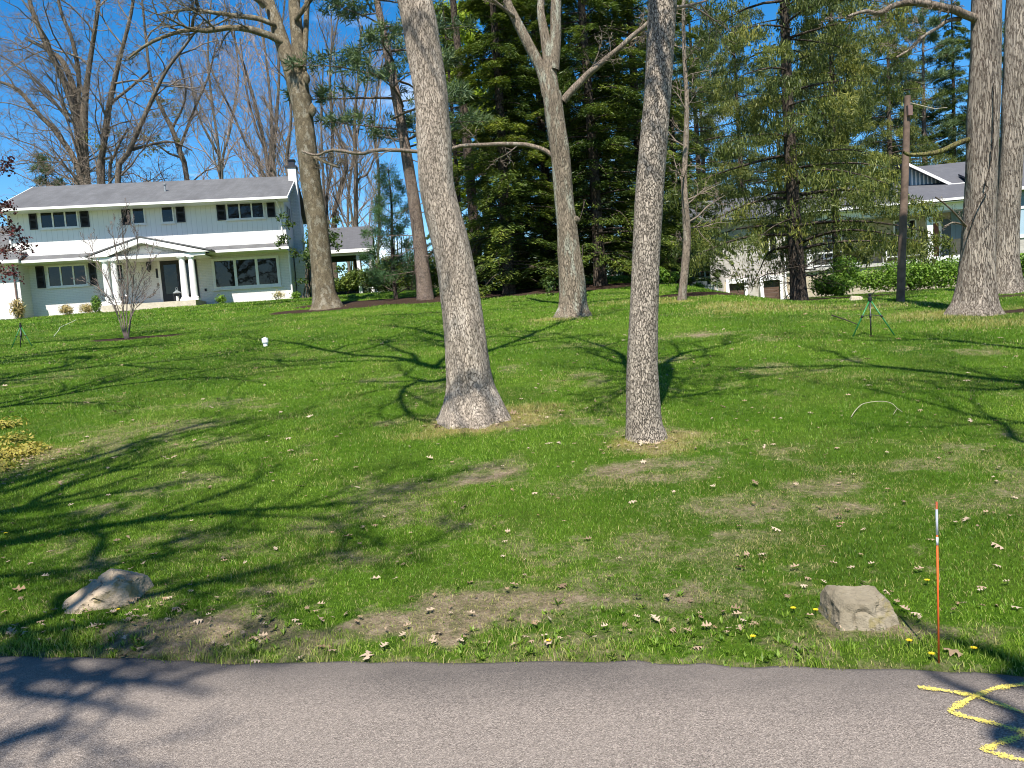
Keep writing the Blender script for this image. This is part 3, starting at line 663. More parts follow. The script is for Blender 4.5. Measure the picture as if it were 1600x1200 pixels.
g_ = Geo(); SL = dict(ST_BARE, max=3, n=(9, 6, 4), rmin=0.005, thin=0.016, ang=(50, 48, 45), side=(5, 4, 3), up=0.02, wand=0.2)
for stem, dy, ls in (([(880, 158, 12), (905, 130, 11), (932, 104, 10), (965, 76, 8), (1000, 46, 7), (1035, 12, 6), (1080, -30, 4)], -0.5, 0.45), ([(868, 246, 8), (848, 233, 7), (822, 226, 7), (770, 226, 6.5), (720, 229, 6), (672, 238, 6), (600, 233, 5.5), (562, 240, 5), (520, 234, 4.5), (495, 243, 4), (472, 236, 3)], 1.5, 0.30),
                 ([(967, 75, 4), (985, 64, 4), (1012, 53, 3), (1050, 38, 2)], -0.3, 0.7), ([(775, -70, 9), (720, -140, 6), (660, -200, 4)], -1, 0.8), ([(872, -80, 11), (900, -200, 8), (930, -300, 5)], 0, 0.8), ([(803, 25, 6), (770, 0, 5), (730, -40, 3)], -1, 0.6)):
    p_, r_ = pxl(stem, Y4, dy); limb(g_, rng, p_, r_, SL, 8, True, 26, ls)
part('crown', g_, B_SLIM, o, True)

# --- the two broad trunks at the right edge
rng = np.random.default_rng(105); Y5 = T5[1]
o = thing('broad_tree', 'massive furrowed trunk with wide flared base and a hanging vine, right side of the lawn', 'tree', T5)
pts, rad = pxl([(1524, 503, 100), (1524, 490, 80), (1525, 470, 64), (1526, 440, 54), (1528, 400, 48), (1530, 350, 46), (1533, 290, 45), (1535, 220, 45), (1537, 150, 46), (1540, 80, 43), (1542, 0, 42), (1548, -120, 38), (1556, -240, 30)], Y5)
g_ = Geo(); trunk_geo(g_, pts, rad * 0.96, 9, 56, 0.05, 0.04, 0.04, 5, 0.4, 0.26)
part('trunk', g_, B_BIG, o, True)
g_ = Geo()
for stem, ls in (([(1526, 34, 13), (1506, 24, 12), (1482, 13, 12), (1440, 4, 11), (1402, 6, 9), (1372, 20, 7), (1352, 17, 6), (1325, 26, 4)], 0.55), ([(1500, 30, 7), (1478, 34, 6), (1460, 46, 5), (1440, 58, 5), (1425, 75, 4), (1400, 90, 3)], 0.7), ([(1556, -240, 26), (1500, -380, 16), (1440, -520, 8)], 0.8), ([(1556, -240, 26), (1640, -400, 16), (1700, -520, 8)], 0.8), ([(1550, -150, 16), (1450, -260, 10), (1340, -340, 6)], 0.8)):
    p_, r_ = pxl(stem, Y5, -0.8); limb(g_, rng, p_, r_, dict(SL, n=(8, 6, 4), rmin=0.005), 9, True, 24, ls)
p_, r_ = pxl([(1514, 358, 4), (1496, 338, 3), (1478, 320, 2.5), (1462, 308, 2)], Y5, -0.7); limb(g_, rng, p_, r_, dict(SL, n=(5, 3, 2), rmin=0.003), 6, True, 14, 0.5)
p_, r_ = pxl([(1508, 352, 3), (1490, 348, 2.5), (1475, 354, 2)], Y5, -0.6); limb(g_, rng, p_, r_, dict(SL, n=(4, 3, 2), rmin=0.003), 6, True, 14, 0.5)
part('crown', g_, B_SLIM, o, True)
g_ = Geo(); p_, r_ = pxl([(1516, 218, 8), (1495, 226, 8), (1470, 236, 8), (1445, 240, 7), (1422, 241, 6), (1412, 238, 4)], Y5, -0.3); c_, r_ = limb(g_, rng, p_, r_, SL, 9, False, 24)
part('branch', g_, bark('bark_mossy', (0.16, 0.14, 0.06), (0.04, 0.035, 0.02), 20, 0.6, 0.12, None, 0, 0.9, 0.02, 0.4, (0.20, 0.22, 0.03)), o, True, label='low mossy yellow green branch')
g_ = Geo()
vp = [P(a, b_, Y5 - 0.36) for a, b_ in ((1551, 225), (1548, 255), (1540, 285), (1543, 295), (1530, 315), (1520, 340), (1512, 360))]
g_.tube(crs(vp, 40), 0.014, 6); vp = [P(a, b_, Y5 - 0.33) for a, b_ in ((1552, 130), (1553, 180), (1551, 225))]; g_.tube(crs(vp, 20), 0.012, 6)
part('vine', g_, B_DARK, o, True)

rng = np.random.default_rng(106); T6 = G(1572, 458); Y6 = T6[1]
o = thing('pale_tree', 'pale grey smooth trunk leaning right behind the massive furrowed trunk', 'tree', T6)
pts, rad = pxl([(1572, 472, 74), (1572, 457, 58), (1571, 440, 46), (1572, 400, 37), (1574, 350, 34), (1578, 280, 34), (1583, 200, 34), (1588, 100, 35), (1592, 0, 34), (1602, -130, 28), (1615, -260, 20)], Y6)
g_ = Geo(); trunk_geo(g_, pts, rad * 0.98, 14, 40, 0.07, 0.035, 0.05, 6, 0.4, 0.2)
part('trunk', g_, B_BIG, o, True)
g_ = Geo()
for stem in ([(1615, -260, 18), (1640, -400, 11), (1660, -500, 6)], [(1602, -130, 16), (1540, -260, 10), (1480, -360, 5)]):
    p_, r_ = pxl(stem, Y6, -1); limb(g_, rng, p_, r_, SL, 8, True, 20, 0.8)
part('crown', g_, B_SLIM, o, True)

# --- bare trees behind the white house
def leafcloud(g, rng, c, rad, n, size, asp=0.55, shell=0.35, seed=0, up=0.3, cut=0.0, low=None):
    m_ = int(n * 2.2); u = nrm(rng.normal(size=(m_, 3))); q = (shell + (1 - shell) * rng.random(m_)) 
    nz_ = fbm(u * 2.3 + seed, seed + 1, 3); q = q * (0.72 + 0.62 * nz_)
    C = np.asarray(c) + u * q[:, None] * np.asarray(rad)
    k = fbm(C / (np.mean(rad) * 0.35) + seed, seed + 7, 2) > cut
    if low is not None: k &= C[:, 2] > low
    C, u = C[k][:n], u[k][:n]; n = len(C)
    d = nrm(rng.normal(size=(n, 3)) + u * 0.5); nn = nrm(u + rng.normal(size=(n, 3)) * 0.7 + np.array([0, 0, up]))
    d = nrm(d - nn * (d * nn).sum(-1, keepdims=True)); L = size * (0.6 + 0.8 * rng.random(n))
    g.leaves(C, d * (L / 2)[:, None], np.cross(nn, d) * (L * asp / 2)[:, None], np.clip(0.45 + 0.5 * (rng.random(n) - 0.5) + 0.8 * (fbm(C * 1.5, seed + 3, 2) - 0.5), 0, 1))
def stemtree(name, label, stems, Y, S, seed, bm=B_BARE, tm=B_TWIG, group=None, ls=1.0, dy=0.0, buds=()):
    rng = np.random.default_rng(seed)
    p0, r0_ = pxl(stems[0], Y)
    base = np.array([p0[0][0], Y, float(gz(p0[0][0], Y))])
    o = thing(name, label, 'tree', base, group)
    g1, g2 = Geo(), Geo()
    for k, stem in enumerate(stems):
        p_, r_ = pxl(stem, Y, dy * (1 if k % 2 else -1))
        if stem[0][1] >= 260: p_ = np.vstack([base + (p_[0] - base) * [0.6, 0.6, 0] - [0, 0, 0.2], p_]); r_ = np.concatenate([[r_[0] * 1.2], r_])
        c, r = dense(p_, r_, 22)
        g1.tube(c, r, 8); sprout(g2, rng, c, r, 0, S, ls)
    part('trunk', g1, bm, o, True); part('crown', g2, tm, o, True)
    if buds:
        g3 = Geo()
        for px, py, rr_, n in buds:
            c = P(px, py, Y)
            for q in range(5): leafcloud(g3, rng, c + rng.normal(size=3) * rr_ * 0.5, [rr_ * 0.55, rr_ * 0.5, rr_ * 0.3], n // 5, 0.14, 0.5, 0.1, int(px) + q, 0.3, 0.35)
        part('new_leaves', g3, L_BUD, o)
    return o
SB = dict(ST_BARE, n=(13, 8, 5, 3), max=4, rat=(0.36, 0.5, 0.5, 0.5), ang=(46, 46, 46, 46), t0=0.2, rmin=0.0065, thin=0.010, up=0.01, wand=0.15)
SF = dict(ST_BARE, n=(13, 8, 5), max=3, rat=(0.32, 0.5, 0.5), ang=(34, 36, 40), t0=0.15, rmin=0.0065, thin=0.009, up=0.08, wand=0.09)
stemtree('bare_tree', 'largest bare tree behind the left of the white roof, many stems fanning from one base', [
    [(132, 285, 13), (118, 180, 12), (97, 120, 10), (75, 75, 9), (52, 20, 7), (35, -40, 4)], [(134, 285, 14), (124, 200, 12), (118, 150, 10), (100, 100, 9), (78, 80, 6), (40, 60, 4)],
    [(135, 285, 13), (131, 190, 12), (136, 130, 8), (143, 80, 7), (152, 20, 6), (160, -60, 4)], [(128, 285, 9), (90, 210, 8), (62, 180, 7), (30, 142, 6), (0, 128, 4), (-30, 120, 3)], [(124, 160, 6), (122, 110, 7), (112, 60, 6), (96, 20, 5), (85, -30, 4)], [(110, 190, 5), (60, 130, 4), (30, 105, 3), (-10, 80, 2)]], 54, SB, 201, dy=1.0)
stemtree('bare_tree', 'bare tree with two upright stems, just right of the largest fanning one behind the roof', [
    [(157, 284, 10), (162, 230, 9), (168, 180, 9), (178, 130, 8), (190, 80, 6), (205, 20, 5), (215, -50, 3)], [(160, 284, 8), (168, 200, 6), (172, 165, 5), (200, 140, 4), (235, 110, 3)], [(172, 284, 5), (180, 240, 4), (200, 200, 3)]], 52, SB, 202, dy=1.0, buds=((150, 220, 1.2, 240), (225, 215, 1.2, 260), (250, 225, 0.8, 160)))
stemtree('bare_tree', 'bare tree slanting up to the right behind the middle of the white roof', [
    [(184, 283, 9), (200, 240, 8), (222, 190, 7), (240, 150, 6), (260, 110, 5), (290, 70, 4), (320, 30, 2)], [(203, 235, 5), (240, 225, 4), (270, 222, 3), (300, 235, 2)]], 50, SB, 203, dy=1.0)
stemtree('bare_tree', 'bare trunk leaning left, rising over the roof ridge near its middle', [
    [(292, 280, 8), (282, 240, 8), (268, 200, 7), (250, 165, 6), (235, 120, 5), (228, 60, 4), (222, 0, 3)], [(280, 235, 5), (300, 180, 4), (325, 120, 3), (340, 60, 2)], [(270, 200, 4), (290, 150, 3), (280, 90, 2)]], 56, SB, 204, dy=1.0, buds=((275, 165, 1.6, 420), (255, 175, 1.0, 200), (240, 212, 1.2, 260)))
stemtree('bare_tree', 'narrow fan shaped bare tree with rosy twigs behind the right of the white roof', [
    [(420, 276, 6), (412, 220, 5), (398, 160, 5), (380, 100, 4), (362, 50, 3), (350, 0, 2)], [(424, 276, 6), (425, 200, 5), (420, 130, 4), (412, 60, 3), (405, 0, 2)], [(428, 276, 6), (432, 190, 5), (436, 110, 4), (432, 40, 3)], [(412, 276, 5), (385, 225, 4), (360, 170, 3), (335, 120, 3), (320, 80, 2)], [(418, 260, 4), (400, 200, 4), (385, 140, 3), (375, 60, 2)]], 58, SF, 205, tm=B_TWIGP, dy=1.0)
stemtree('bare_tree', 'thin dark bare tree against the sky beside the white chimney', [
    [(450, 272, 5), (450, 230, 5), (455, 180, 4), (448, 120, 4), (440, 60, 3), (445, 0, 2)], [(451, 240, 3), (430, 190, 3), (410, 150, 2)]], 55, SF, 206, dy=1.0)
stemtree('bare_tree', 'bare forked tree with curved stems behind the porch roof right of the house', [
    [(522, 400, 7), (522, 340, 7), (530, 300, 6), (540, 265, 6), (538, 235, 5), (520, 190, 4), (515, 120, 3), (520, 40, 2)], [(518, 400, 6), (510, 320, 5), (518, 260, 5), (519, 190, 4), (516, 100, 3), (530, 20, 2)], [(508, 380, 4), (506, 300, 4), (502, 200, 3), (505, 100, 2)]], 50, SF, 207, B_BARE, B_TWIG, dy=1.0)
stemtree('bare_tree', 'straight bare trunk rising from the porch roof between the house and the middle oak', [
    [(556, 400, 7), (556, 330, 7), (556, 260, 6), (554, 190, 5), (560, 120, 4), (565, 40, 3)], [(556, 300, 4), (575, 270, 3), (590, 230, 3), (600, 180, 2)], [(556, 230, 4), (540, 180, 3), (535, 120, 2)]], 48, SF, 208, B_BARE, B_TWIG, dy=1.0)
stemtree('bare_tree', 'faint far bare tree with rosy twig haze between the forked maple and the oak', [
    [(545, 410, 5), (545, 300, 4), (560, 200, 4), (575, 120, 3), (580, 40, 2)], [(548, 320, 3), (530, 240, 3), (540, 150, 2)], [(590, 410, 4), (592, 280, 4), (585, 180, 3), (600, 80, 2)]], 75, dict(SF, rmin=0.009), 209, tm=B_TWIGP, dy=2.0)
stemtree('bare_tree', 'far rosy bare tree filling the sky above the middle of the roof', [
    [(345, 280, 5), (340, 220, 4), (330, 150, 4), (325, 80, 3), (330, 0, 2)], [(347, 280, 4), (360, 200, 4), (372, 120, 3), (365, 40, 2)], [(340, 240, 4), (310, 180, 3), (295, 110, 2)]], 78, dict(SF, rmin=0.009), 210, tm=B_TWIGP, dy=2.0)

# --- off the left and right edges and across the road: their branch shadows fall on the lawn
def shade_tree(name, label, x, y, H, r, limbs, seed, S=None, limbs2=(), S2=None):
    rng = np.random.default_rng(seed); z = float(max(gz(x, y), 0)) - 0.1
    o = thing(name, label, 'tree', (x, y, z))
    g1, g2 = Geo(), Geo(); S = S or dict(ST_OAK, max=4, n=(7, 6, 5, 3), rat=(0.5, 0.5, 0.5, 0.5), side=(8, 6, 4, 3), ang=(40, 42, 45, 45), rmin=0.006)
    pts = np.array([[x, y, z], [x + 0.1, y, z + H * 0.3], [x - 0.1, y + 0.1, z + H * 0.6], [x, y, z + H]]); rr = np.array([r * 1.25, r, r * 0.85, r * 0.7])
    trunk_geo(g1, pts, rr, seed, 28, 0.2, 0.03, 0.2, 6, 0.4, 0.3)
    for d, L, lr, hh in limbs: branch(g2, rng, np.array([x, y, z + H * hh]), nrm(d), L, lr, 1, S)
    for lst, ra, rb, hh in limbs2:
        q = from_shadow(lst); q0 = np.array([x, y, z + H * hh]); q = np.vstack([q0, q0 * 0.55 + q[0] * 0.45 + [0, 0, 0.4], q]); rr2 = np.concatenate([[ra * 1.6, ra * 1.3], np.linspace(ra, rb, len(q) - 2)])
        c_, r_ = dense(q, rr2, 44); g2.tube(c_, r_, 8); sprout(g2, rng, c_, r_, 0, S2 or SS)
    part('trunk', g1, B_OAK, o, True); part('crown', g2, B_TWIG, o, True)
CK = math.cos(SUN_EL) / math.sin(SUN_EL)
def from_shadow(lst):               # where a limb must hang so that the sun throws it on these spots of the lawn
    out = []
    for px, py, h in lst:
        g_ = G(px, py) if py < 1020 else roadp(px, py)
        out.append(g_ + np.array([-math.sin(SUN_AZ) * CK, -math.cos(SUN_AZ) * CK, 1.0]) * h)
    return np.array(out)
def roadp(px, py):
    d = f0 + RT * (px - 800) / FPX - UP * (py - 600) / FPX; return CAM + d * (-CAM[2] / d[2])
SS = dict(ST_OAK, max=3, n=(14, 8, 5), rat=(0.33, 0.5, 0.5), side=(6, 4, 3), ang=(40, 42, 45), rmin=0.007, thin=0.022)
shade_tree('roadside_tree', 'bare oak by the road beyond the left edge of the picture', -9.2, 0.4, 7.0, 0.36, [((0.5, 0.5, 0.7), 7.5, 0.13, 1.0), ((-0.6, 0.3, 0.7), 7, 0.13, 1.0)], 301, limbs2=[
    ([(0, 850, 7.2), (120, 830, 7.4), (230, 815, 7.6), (330, 803, 7.8), (420, 797, 8.0), (520, 790, 8.2), (640, 782, 8.4)], 0.085, 0.02, 0.85), ([(0, 985, 6.6), (100, 930, 6.7), (210, 935, 6.8), (300, 915, 6.9), (360, 905, 7.0), (430, 885, 7.1), (500, 868, 7.2), (600, 850, 7.4)], 0.06, 0.012, 0.75),
    ([(0, 803, 7.8), (60, 780, 8), (150, 745, 8.2), (250, 715, 8.4), (340, 690, 8.6), (430, 660, 8.8)], 0.07, 0.015, 0.95), ([(0, 770, 8.6), (100, 738, 8.8), (200, 708, 9), (300, 668, 9.2)], 0.06, 0.012, 1.0), ([(200, 880, 7.3), (260, 852, 7.4), (330, 828, 7.5), (420, 832, 7.6), (500, 826, 7.7)], 0.03, 0.01, 0.85)])
shade_tree('roadside_tree', 'bare oak across the road behind the viewer, to the left', -6.5, -7.0, 9, 0.4, [((-0.6, 0.4, 0.7), 8, 0.15, 1.0), ((-0.5, 0.75, 0.5), 8, 0.12, 0.9), ((0.0, -0.6, 0.8), 7, 0.12, 0.95)], 302, limbs2=[
    ([(-60, 1036, 9), (60, 1052, 9.2), (150, 1062, 9.4), (250, 1068, 9.6), (330, 1085, 9.8)], 0.10, 0.02, 0.95), ([(-80, 1080, 9), (40, 1085, 9.2), (150, 1100, 9.4), (240, 1120, 9.6)], 0.08, 0.02, 1.0), ([(-60, 1190, 8), (60, 1150, 8.2), (130, 1130, 8.4)], 0.05, 0.01, 0.9)], S2=dict(SS, n=(9, 6, 4), rat=(0.26, 0.5, 0.5)))
shade_tree('roadside_tree', 'bare oak by the road beyond the right edge of the picture', 11.6, 4.0, 7.5, 0.4, [((-0.5, 0.6, 0.6), 7.5, 0.13, 1.0), ((0.6, 0.2, 0.7), 7, 0.13, 1.0)], 303, limbs2=[
    ([(1660, 604, 7.6), (1600, 598, 7.8), (1500, 587, 8), (1400, 576, 8.2), (1300, 572, 8.4), (1200, 575, 8.6), (1110, 582, 8.8)], 0.11, 0.02, 0.98), ([(1640, 545, 9), (1560, 540, 9.2), (1480, 531, 9.4), (1380, 533, 9.6), (1310, 527, 9.8)], 0.08, 0.015, 1.0), ([(1660, 690, 7), (1560, 660, 7.2), (1450, 630, 7.4), (1350, 605, 7.6)], 0.05, 0.012, 0.9)], S2=dict(SS, n=(11, 7, 4), rat=(0.28, 0.5, 0.5)))
shade_tree('roadside_tree', 'bare oak across the road behind the viewer, to the right', 7.5, -3.2, 6.5, 0.3, [((0.7, -0.3, 0.6), 6, 0.12, 1.0), ((0.2, -0.8, 0.7), 6, 0.12, 1.0)], 305, S2=dict(SS, n=(5, 3, 2), rat=(0.22, 0.5, 0.5)), limbs2=[
    ([(1700, 1080, 7), (1600, 1040, 7.1), (1540, 1018, 7.2), (1480, 998, 7.3), (1400, 962, 7.4), (1330, 930, 7.5)], 0.06, 0.012, 1.0), ([(1720, 1180, 6.6), (1600, 1122, 6.7), (1540, 1092, 6.8), (1470, 1062, 6.9), (1440, 1040, 7)], 0.06, 0.015, 0.95)])
shade_tree('lawn_tree', 'bare maple on the lawn beyond the left edge of the picture', -16.0, 9.0, 7, 0.4, [((0.6, 0.5, 0.6), 8, 0.14, 1.0), ((0.5, -0.5, 0.7), 7, 0.13, 1.0), ((-0.6, 0.2, 0.7), 7, 0.13, 1.0)], 304, limbs2=[
    ([(-40, 598, 7.6), (60, 584, 7.8), (150, 574, 8), (250, 566, 8.2), (340, 556, 8.4), (430, 540, 8.6)], 0.13, 0.03, 1.0), ([(-40, 565, 8.4), (60, 552, 8.6), (150, 545, 8.8), (260, 538, 9), (330, 530, 9.2)], 0.12, 0.03, 1.0), ([(-40, 640, 7), (80, 620, 7.2), (200, 600, 7.4), (320, 590, 7.6), (420, 600, 7.8)], 0.09, 0.02, 0.9), ([(-30, 545, 9.4), (60, 535, 9.6), (170, 530, 9.8), (300, 520, 10)], 0.10, 0.03, 1.0)])
for (o, g_, tp, rng), sh, lims in zip(CROWNS, (([(722, 565, 10.5), (690, 575, 10.3), (620, 560, 10.8), (540, 553, 11), (450, 535, 11.5), (380, 528, 11.8)], [(752, 552, 10.3), (768, 547, 10.4), (850, 515, 11.5), (925, 488, 12.5)], [(700, 592, 9.3), (650, 598, 9.0), (627, 615, 8.6), (640, 650, 7.8), (700, 670, 7.5)], [(735, 560, 10.5), (700, 530, 12), (640, 512, 13.5), (560, 505, 14.5)]),
        ([(995, 590, 7.8), (980, 572, 8), (968, 553, 8.2), (930, 538, 8.6), (870, 522, 9.2)], [(1022, 590, 7.8), (1035, 572, 8), (1062, 555, 8.2), (1100, 546, 8.5), (1160, 533, 9)], [(1000, 600, 7.5), (960, 622, 6.6), (920, 640, 6.2)], [(1010, 585, 8), (1040, 620, 7), (1120, 610, 6.8), (1180, 606, 6.8)])), ((0.13, 0.12, 0.07, 0.10), (0.085, 0.085, 0.04, 0.05))):
    for lst, ra in zip(sh, lims):
        q = np.vstack([tp - [0, 0, 0.3], from_shadow(lst)]); c_, r_ = dense(q, np.linspace(ra * 1.2, ra * 0.25, len(q)), 36); g_.tube(c_, r_, 8); sprout(g_, rng, c_, r_, 0, dict(SS, n=(11, 7, 5), t0=0.3, rmin=0.007))
    part('crown', g_, B_TWIG, o, True)
for k, (x, y, H_, lab) in enumerate(((-14, -26, 12, 'bare oak far behind the viewer, left'), (4, -30, 13, 'bare oak far behind the viewer, middle'), (20, -24, 12, 'bare oak far behind the viewer, right'))):
    shade_tree('far_oak', lab, x, y, H_ * 0.5, 0.4, [((0.6, 0.2, 0.7), 8, 0.16, 1.0), ((-0.6, 0.3, 0.7), 8, 0.16, 1.0), ((0.1, -0.6, 0.8), 8, 0.15, 1.0), ((0.0, 0.5, 0.9), 9, 0.15, 1.0)], 310 + k, dict(ST_OAK, max=3, rmin=0.012))

# ------------------------------------------------------------------ conifers
def conifer(name, label, xy, H, R0, zlow, nb, lm, bm, seed, style='flat', per=260, ll=0.2, lw=0.06, r=0.22, prof=0.8, lean=(0, 0), group=None, droop=0.25, rise=0.15, gap=0.0, dead=0, holes=0.0):
    rng = np.random.default_rng(seed)
    z0 = float(gz(xy[0], xy[1])) - 0.1
    o = thing(name, label, 'tree', (xy[0], xy[1], z0 + 0.1), group)
    g1, g2, g3 = Geo(), Geo(), Geo()
    hs = np.linspace(0, 1, 8)
    ax = np.stack([xy[0] + lean[0] * hs ** 1.3 + 0.08 * np.sin(hs * 5 + seed), xy[1] + lean[1] * hs, z0 + H * hs], -1)
    rr = r * (1 - hs) ** 0.8 + 0.02; rr[0] = r * 1.25
    trunk_geo(g1, ax, rr, seed, 18, 0.25, 0.03, 0.1, 6, 0.3, 0.15)
    CC, AA, WW = [], [], []
    for k in range(nb):
        h = zlow + (H * 0.985 - zlow) * ((k + rng.random()) / nb) ** 1.1
        u = h / H; j = min(6, int(u * 7)); f = u * 7 - j; p = ax[j] * (1 - f) + ax[j + 1] * f
        top = (h - zlow) / (H - zlow)
        R = R0 * (1 - top) ** prof * rng.uniform(0.62, 1.12) + 0.15
        if gap and rng.random() < gap: R *= 0.5
        az = k * 2.399 + rng.normal() * 0.4; out = np.array([math.cos(az), math.sin(az), 0.0]); side = np.array([-out[1], out[0], 0.0])
        a0 = rise * rng.uniform(0.3, 1.6); dr = droop * rng.uniform(0.7, 1.4)
        path = lambda t: p + out * (R * t)[:, None] + np.array([0, 0, 1.0]) * (R * (a0 * t - dr * t * t))[:, None] + side * (0.08 * R * np.sin(t * 4 + k))[:, None]
        tt = np.linspace(0, 1, 7); g2.tube(path(tt), np.maximum(0.010 * R * (1 - tt) + 0.005, 0.007) * 1.2, 4)
        n = int(per * (0.25 + R / R0)); t = 0.18 + 0.82 * rng.random(n) ** 0.75
        sg = np.where(rng.random(n) < 0.5, -1.0, 1.0)
        wl = 0.42 * R * (1.02 - t) ** 0.8 * np.minimum(1, t * 3) + 0.18
        if style == 'tuft':
            m_ = max(4, int(R * 5)); tb_ = 0.35 + 0.65 * rng.random(m_); sb = np.where(rng.random(m_) < 0.5, -1, 1) * rng.random(m_)
            cen = path(tb_) + side * (sb * (0.35 * R * (1.05 - tb_) + 0.12))[:, None] + np.array([0, 0, 1]) * (rng.random(m_) * 0.25)[:, None]
            q = rng.integers(0, m_, n); dirs = nrm(rng.normal(size=(n, 3)) + out * 0.7 + np.array([0, 0, 0.35]))
            L = ll * (0.6 + 0.8 * rng.random(n)); C = cen[q] + rng.normal(size=(n, 3)) * 0.08 + dirs * (L / 2)[:, None]
            A_ = dirs * (L / 2)[:, None]; W_ = nrm(np.cross(dirs, rng.normal(size=(n, 3)))) * (lw * 0.5)
        else:
            s_ = rng.random(n) ** 0.8
            sub = nrm(out * 0.62 + side * sg[:, None] * 0.78)
            C = path(t) + sub * (wl * s_)[:, None] - np.array([0, 0, 1]) * (0.3 * wl * s_ ** 2 + 0.22 * (rng.random(n) - 0.4))[:, None]
            if style == 'hang':
                hang = rng.random(n) ** 1.4 * (0.12 + 0.34 * np.minimum(1, R / 1.5))
                C = C - np.array([0, 0, 1]) * hang[:, None]
                mixd = (rng.random(n) < 0.62)[:, None]
                dirs = nrm(np.where(mixd, np.array([0, 0, -1.0]) + rng.normal(size=(n, 3)) * 0.30, sub + rng.normal(size=(n, 3)) * 0.4))
                nrml = nrm(rng.normal(size=(n, 3)))
            else:
                dirs = nrm(sub + out * 0.4 + rng.normal(size=(n, 3)) * 0.35 - np.array([0, 0, 0.25]))
                nrml = nrm(np.array([0, 0, 1.0]) + rng.normal(size=(n, 3)) * 0.45)
            L = ll * (0.55 + 0.9 * rng.random(n)); A_ = dirs * (L / 2)[:, None]
            W_ = nrm(np.cross(dirs, nrml)) * (lw * (0.6 + 0.7 * rng.random(n)) / 2)[:, None]
        CC.append(C); AA.append(A_); WW.append(W_)
    for k in range(dead):
        h = zlow * rng.uniform(0.15, 1.0); j = min(6, int(h / H * 7)); f = h / H * 7 - j; p = ax[j] * (1 - f) + ax[j + 1] * f
        az = rng.random() * 6.28; branch(g2, rng, p, nrm(np.array([math.cos(az), math.sin(az), rng.uniform(-0.2, 0.35)])), R0 * rng.uniform(0.25, 0.6), 0.022, 2, dict(ST_BARE, max=3, n=(3, 4, 5), rmin=0.006, wand=0.12, up=0.0))
    C = np.vstack(CC)
    A_, W_ = np.vstack(AA), np.vstack(WW)
    kp = fbm(C * (1.1, 1.1, 1.5), seed + 5, 3) + 0.12 * rng.random(len(C)) > holes
    C, A_, W_ = C[kp], A_[kp], W_[kp]
    tone = fbm(C * 0.9, seed, 3)
    rnd = np.clip(0.42 + (rng.random(len(C)) - 0.5) * 0.55 + (tone - 0.5) * 1.3, 0, 1)
    g3.leaves(C, A_, W_, rnd)
    part('trunk', g1, bm, o, True); part('branches', g2, bm, o, True); part('crown', g3, lm, o)
    return o
def copy_tree(src, name, label, xy, rz, sc, group=None):
    r = src.copy(); COL.objects.link(r); r.name = name; r['label'] = label
    r.location = (xy[0], xy[1], float(gz(xy[0], xy[1]))); r.rotation_euler = (0, 0, rz); r.scale = (sc, sc, sc)
    if group: r['group'] = group
    for ch in list(src.children):
        c = ch.copy(); COL.objects.link(c); c.parent = r; c.name = ch.name
    return r
def XY(px, Y): return (P(px, 480, Y)[0], Y)
HK = dict(lm=L_HEM, bm=B_DARK, style='flat', per=720, ll=0.17, lw=0.044, r=0.22, prof=0.5, droop=0.45, rise=0.25, gap=0.3, holes=0.47)
h1 = conifer('hemlock_tree', 'dark hemlock right behind the thick oak, its skirts sweeping the mulch', XY(800, 31), 18, 2.9, 0.6, 230, seed=401, **dict(HK, prof=0.95))
h2 = conifer('hemlock_tree', 'dark hemlock directly behind the lichen patched trunk', XY(862, 34.5), 20, 3.3, 0.7, 230, seed=402, **HK)
h3 = conifer('hemlock_tree', 'dark hemlock with sunlit tips, between the lichen patched trunk and the scaly trunk', XY(938, 31.5), 21, 3.2, 0.9, 230, seed=403, **HK)
h4 = conifer('hemlock_tree', 'dark hemlock behind the scaly trunk with open twiggy lower branches', XY(1012, 33.5), 20, 3.1, 1.6, 200, seed=404, dead=30, **HK)
copy_tree(h1, 'hemlock_tree', 'hemlock deep in shade behind the front hemlocks, left of the lichen patched trunk', XY(820, 41), 2.0, 1.05)
copy_tree(h3, 'hemlock_tree', 'hemlock deep in shade behind the front hemlocks, right of the lichen patched trunk', XY(905, 42), 1.0, 1.02)
copy_tree(h2, 'hemlock_tree', 'hemlock in the back row behind the scaly trunk', XY(985, 43), 4.0, 1.0)
copy_tree(h4, 'hemlock_tree', 'hemlock in the back row beside the slim leaning trunk', XY(1065, 45), 5.0, 1.0)
SP = dict(lm=L_SPR, bm=B_DARK, style='hang', per=900, ll=0.18, lw=0.034, prof=0.34, droop=0.30, rise=0.16, holes=0.43)
s1 = conifer('spruce_tree', 'large drooping yellow green spruce with dark trunk, before the stone wall of the grey house', XY(1247, 25), 18, 3.9, 1.7, 100, seed=411, r=0.21, gap=0.3, dead=16, **SP)
s2 = conifer('spruce_tree', 'spruce with hanging branchlets leaning over the hedge, left of the old pole', XY(1312, 32), 18, 2.6, 1.9, 96, seed=412, r=0.13, gap=0.25, dead=10, **SP)
copy_tree(s1, 'spruce_tree', 'taller spruce behind the stone walled end of the grey house', XY(1165, 63), 2.1, 1.35)
copy_tree(s2, 'spruce_tree', 'spruce behind the low roof of the grey house, left of the old pole', XY(1300, 64), 1.0, 1.4)
copy_tree(s1, 'spruce_tree', 'spruce behind the blue grey upper storey, between pole and massive trunk', XY(1425, 72), 4.4, 1.2)
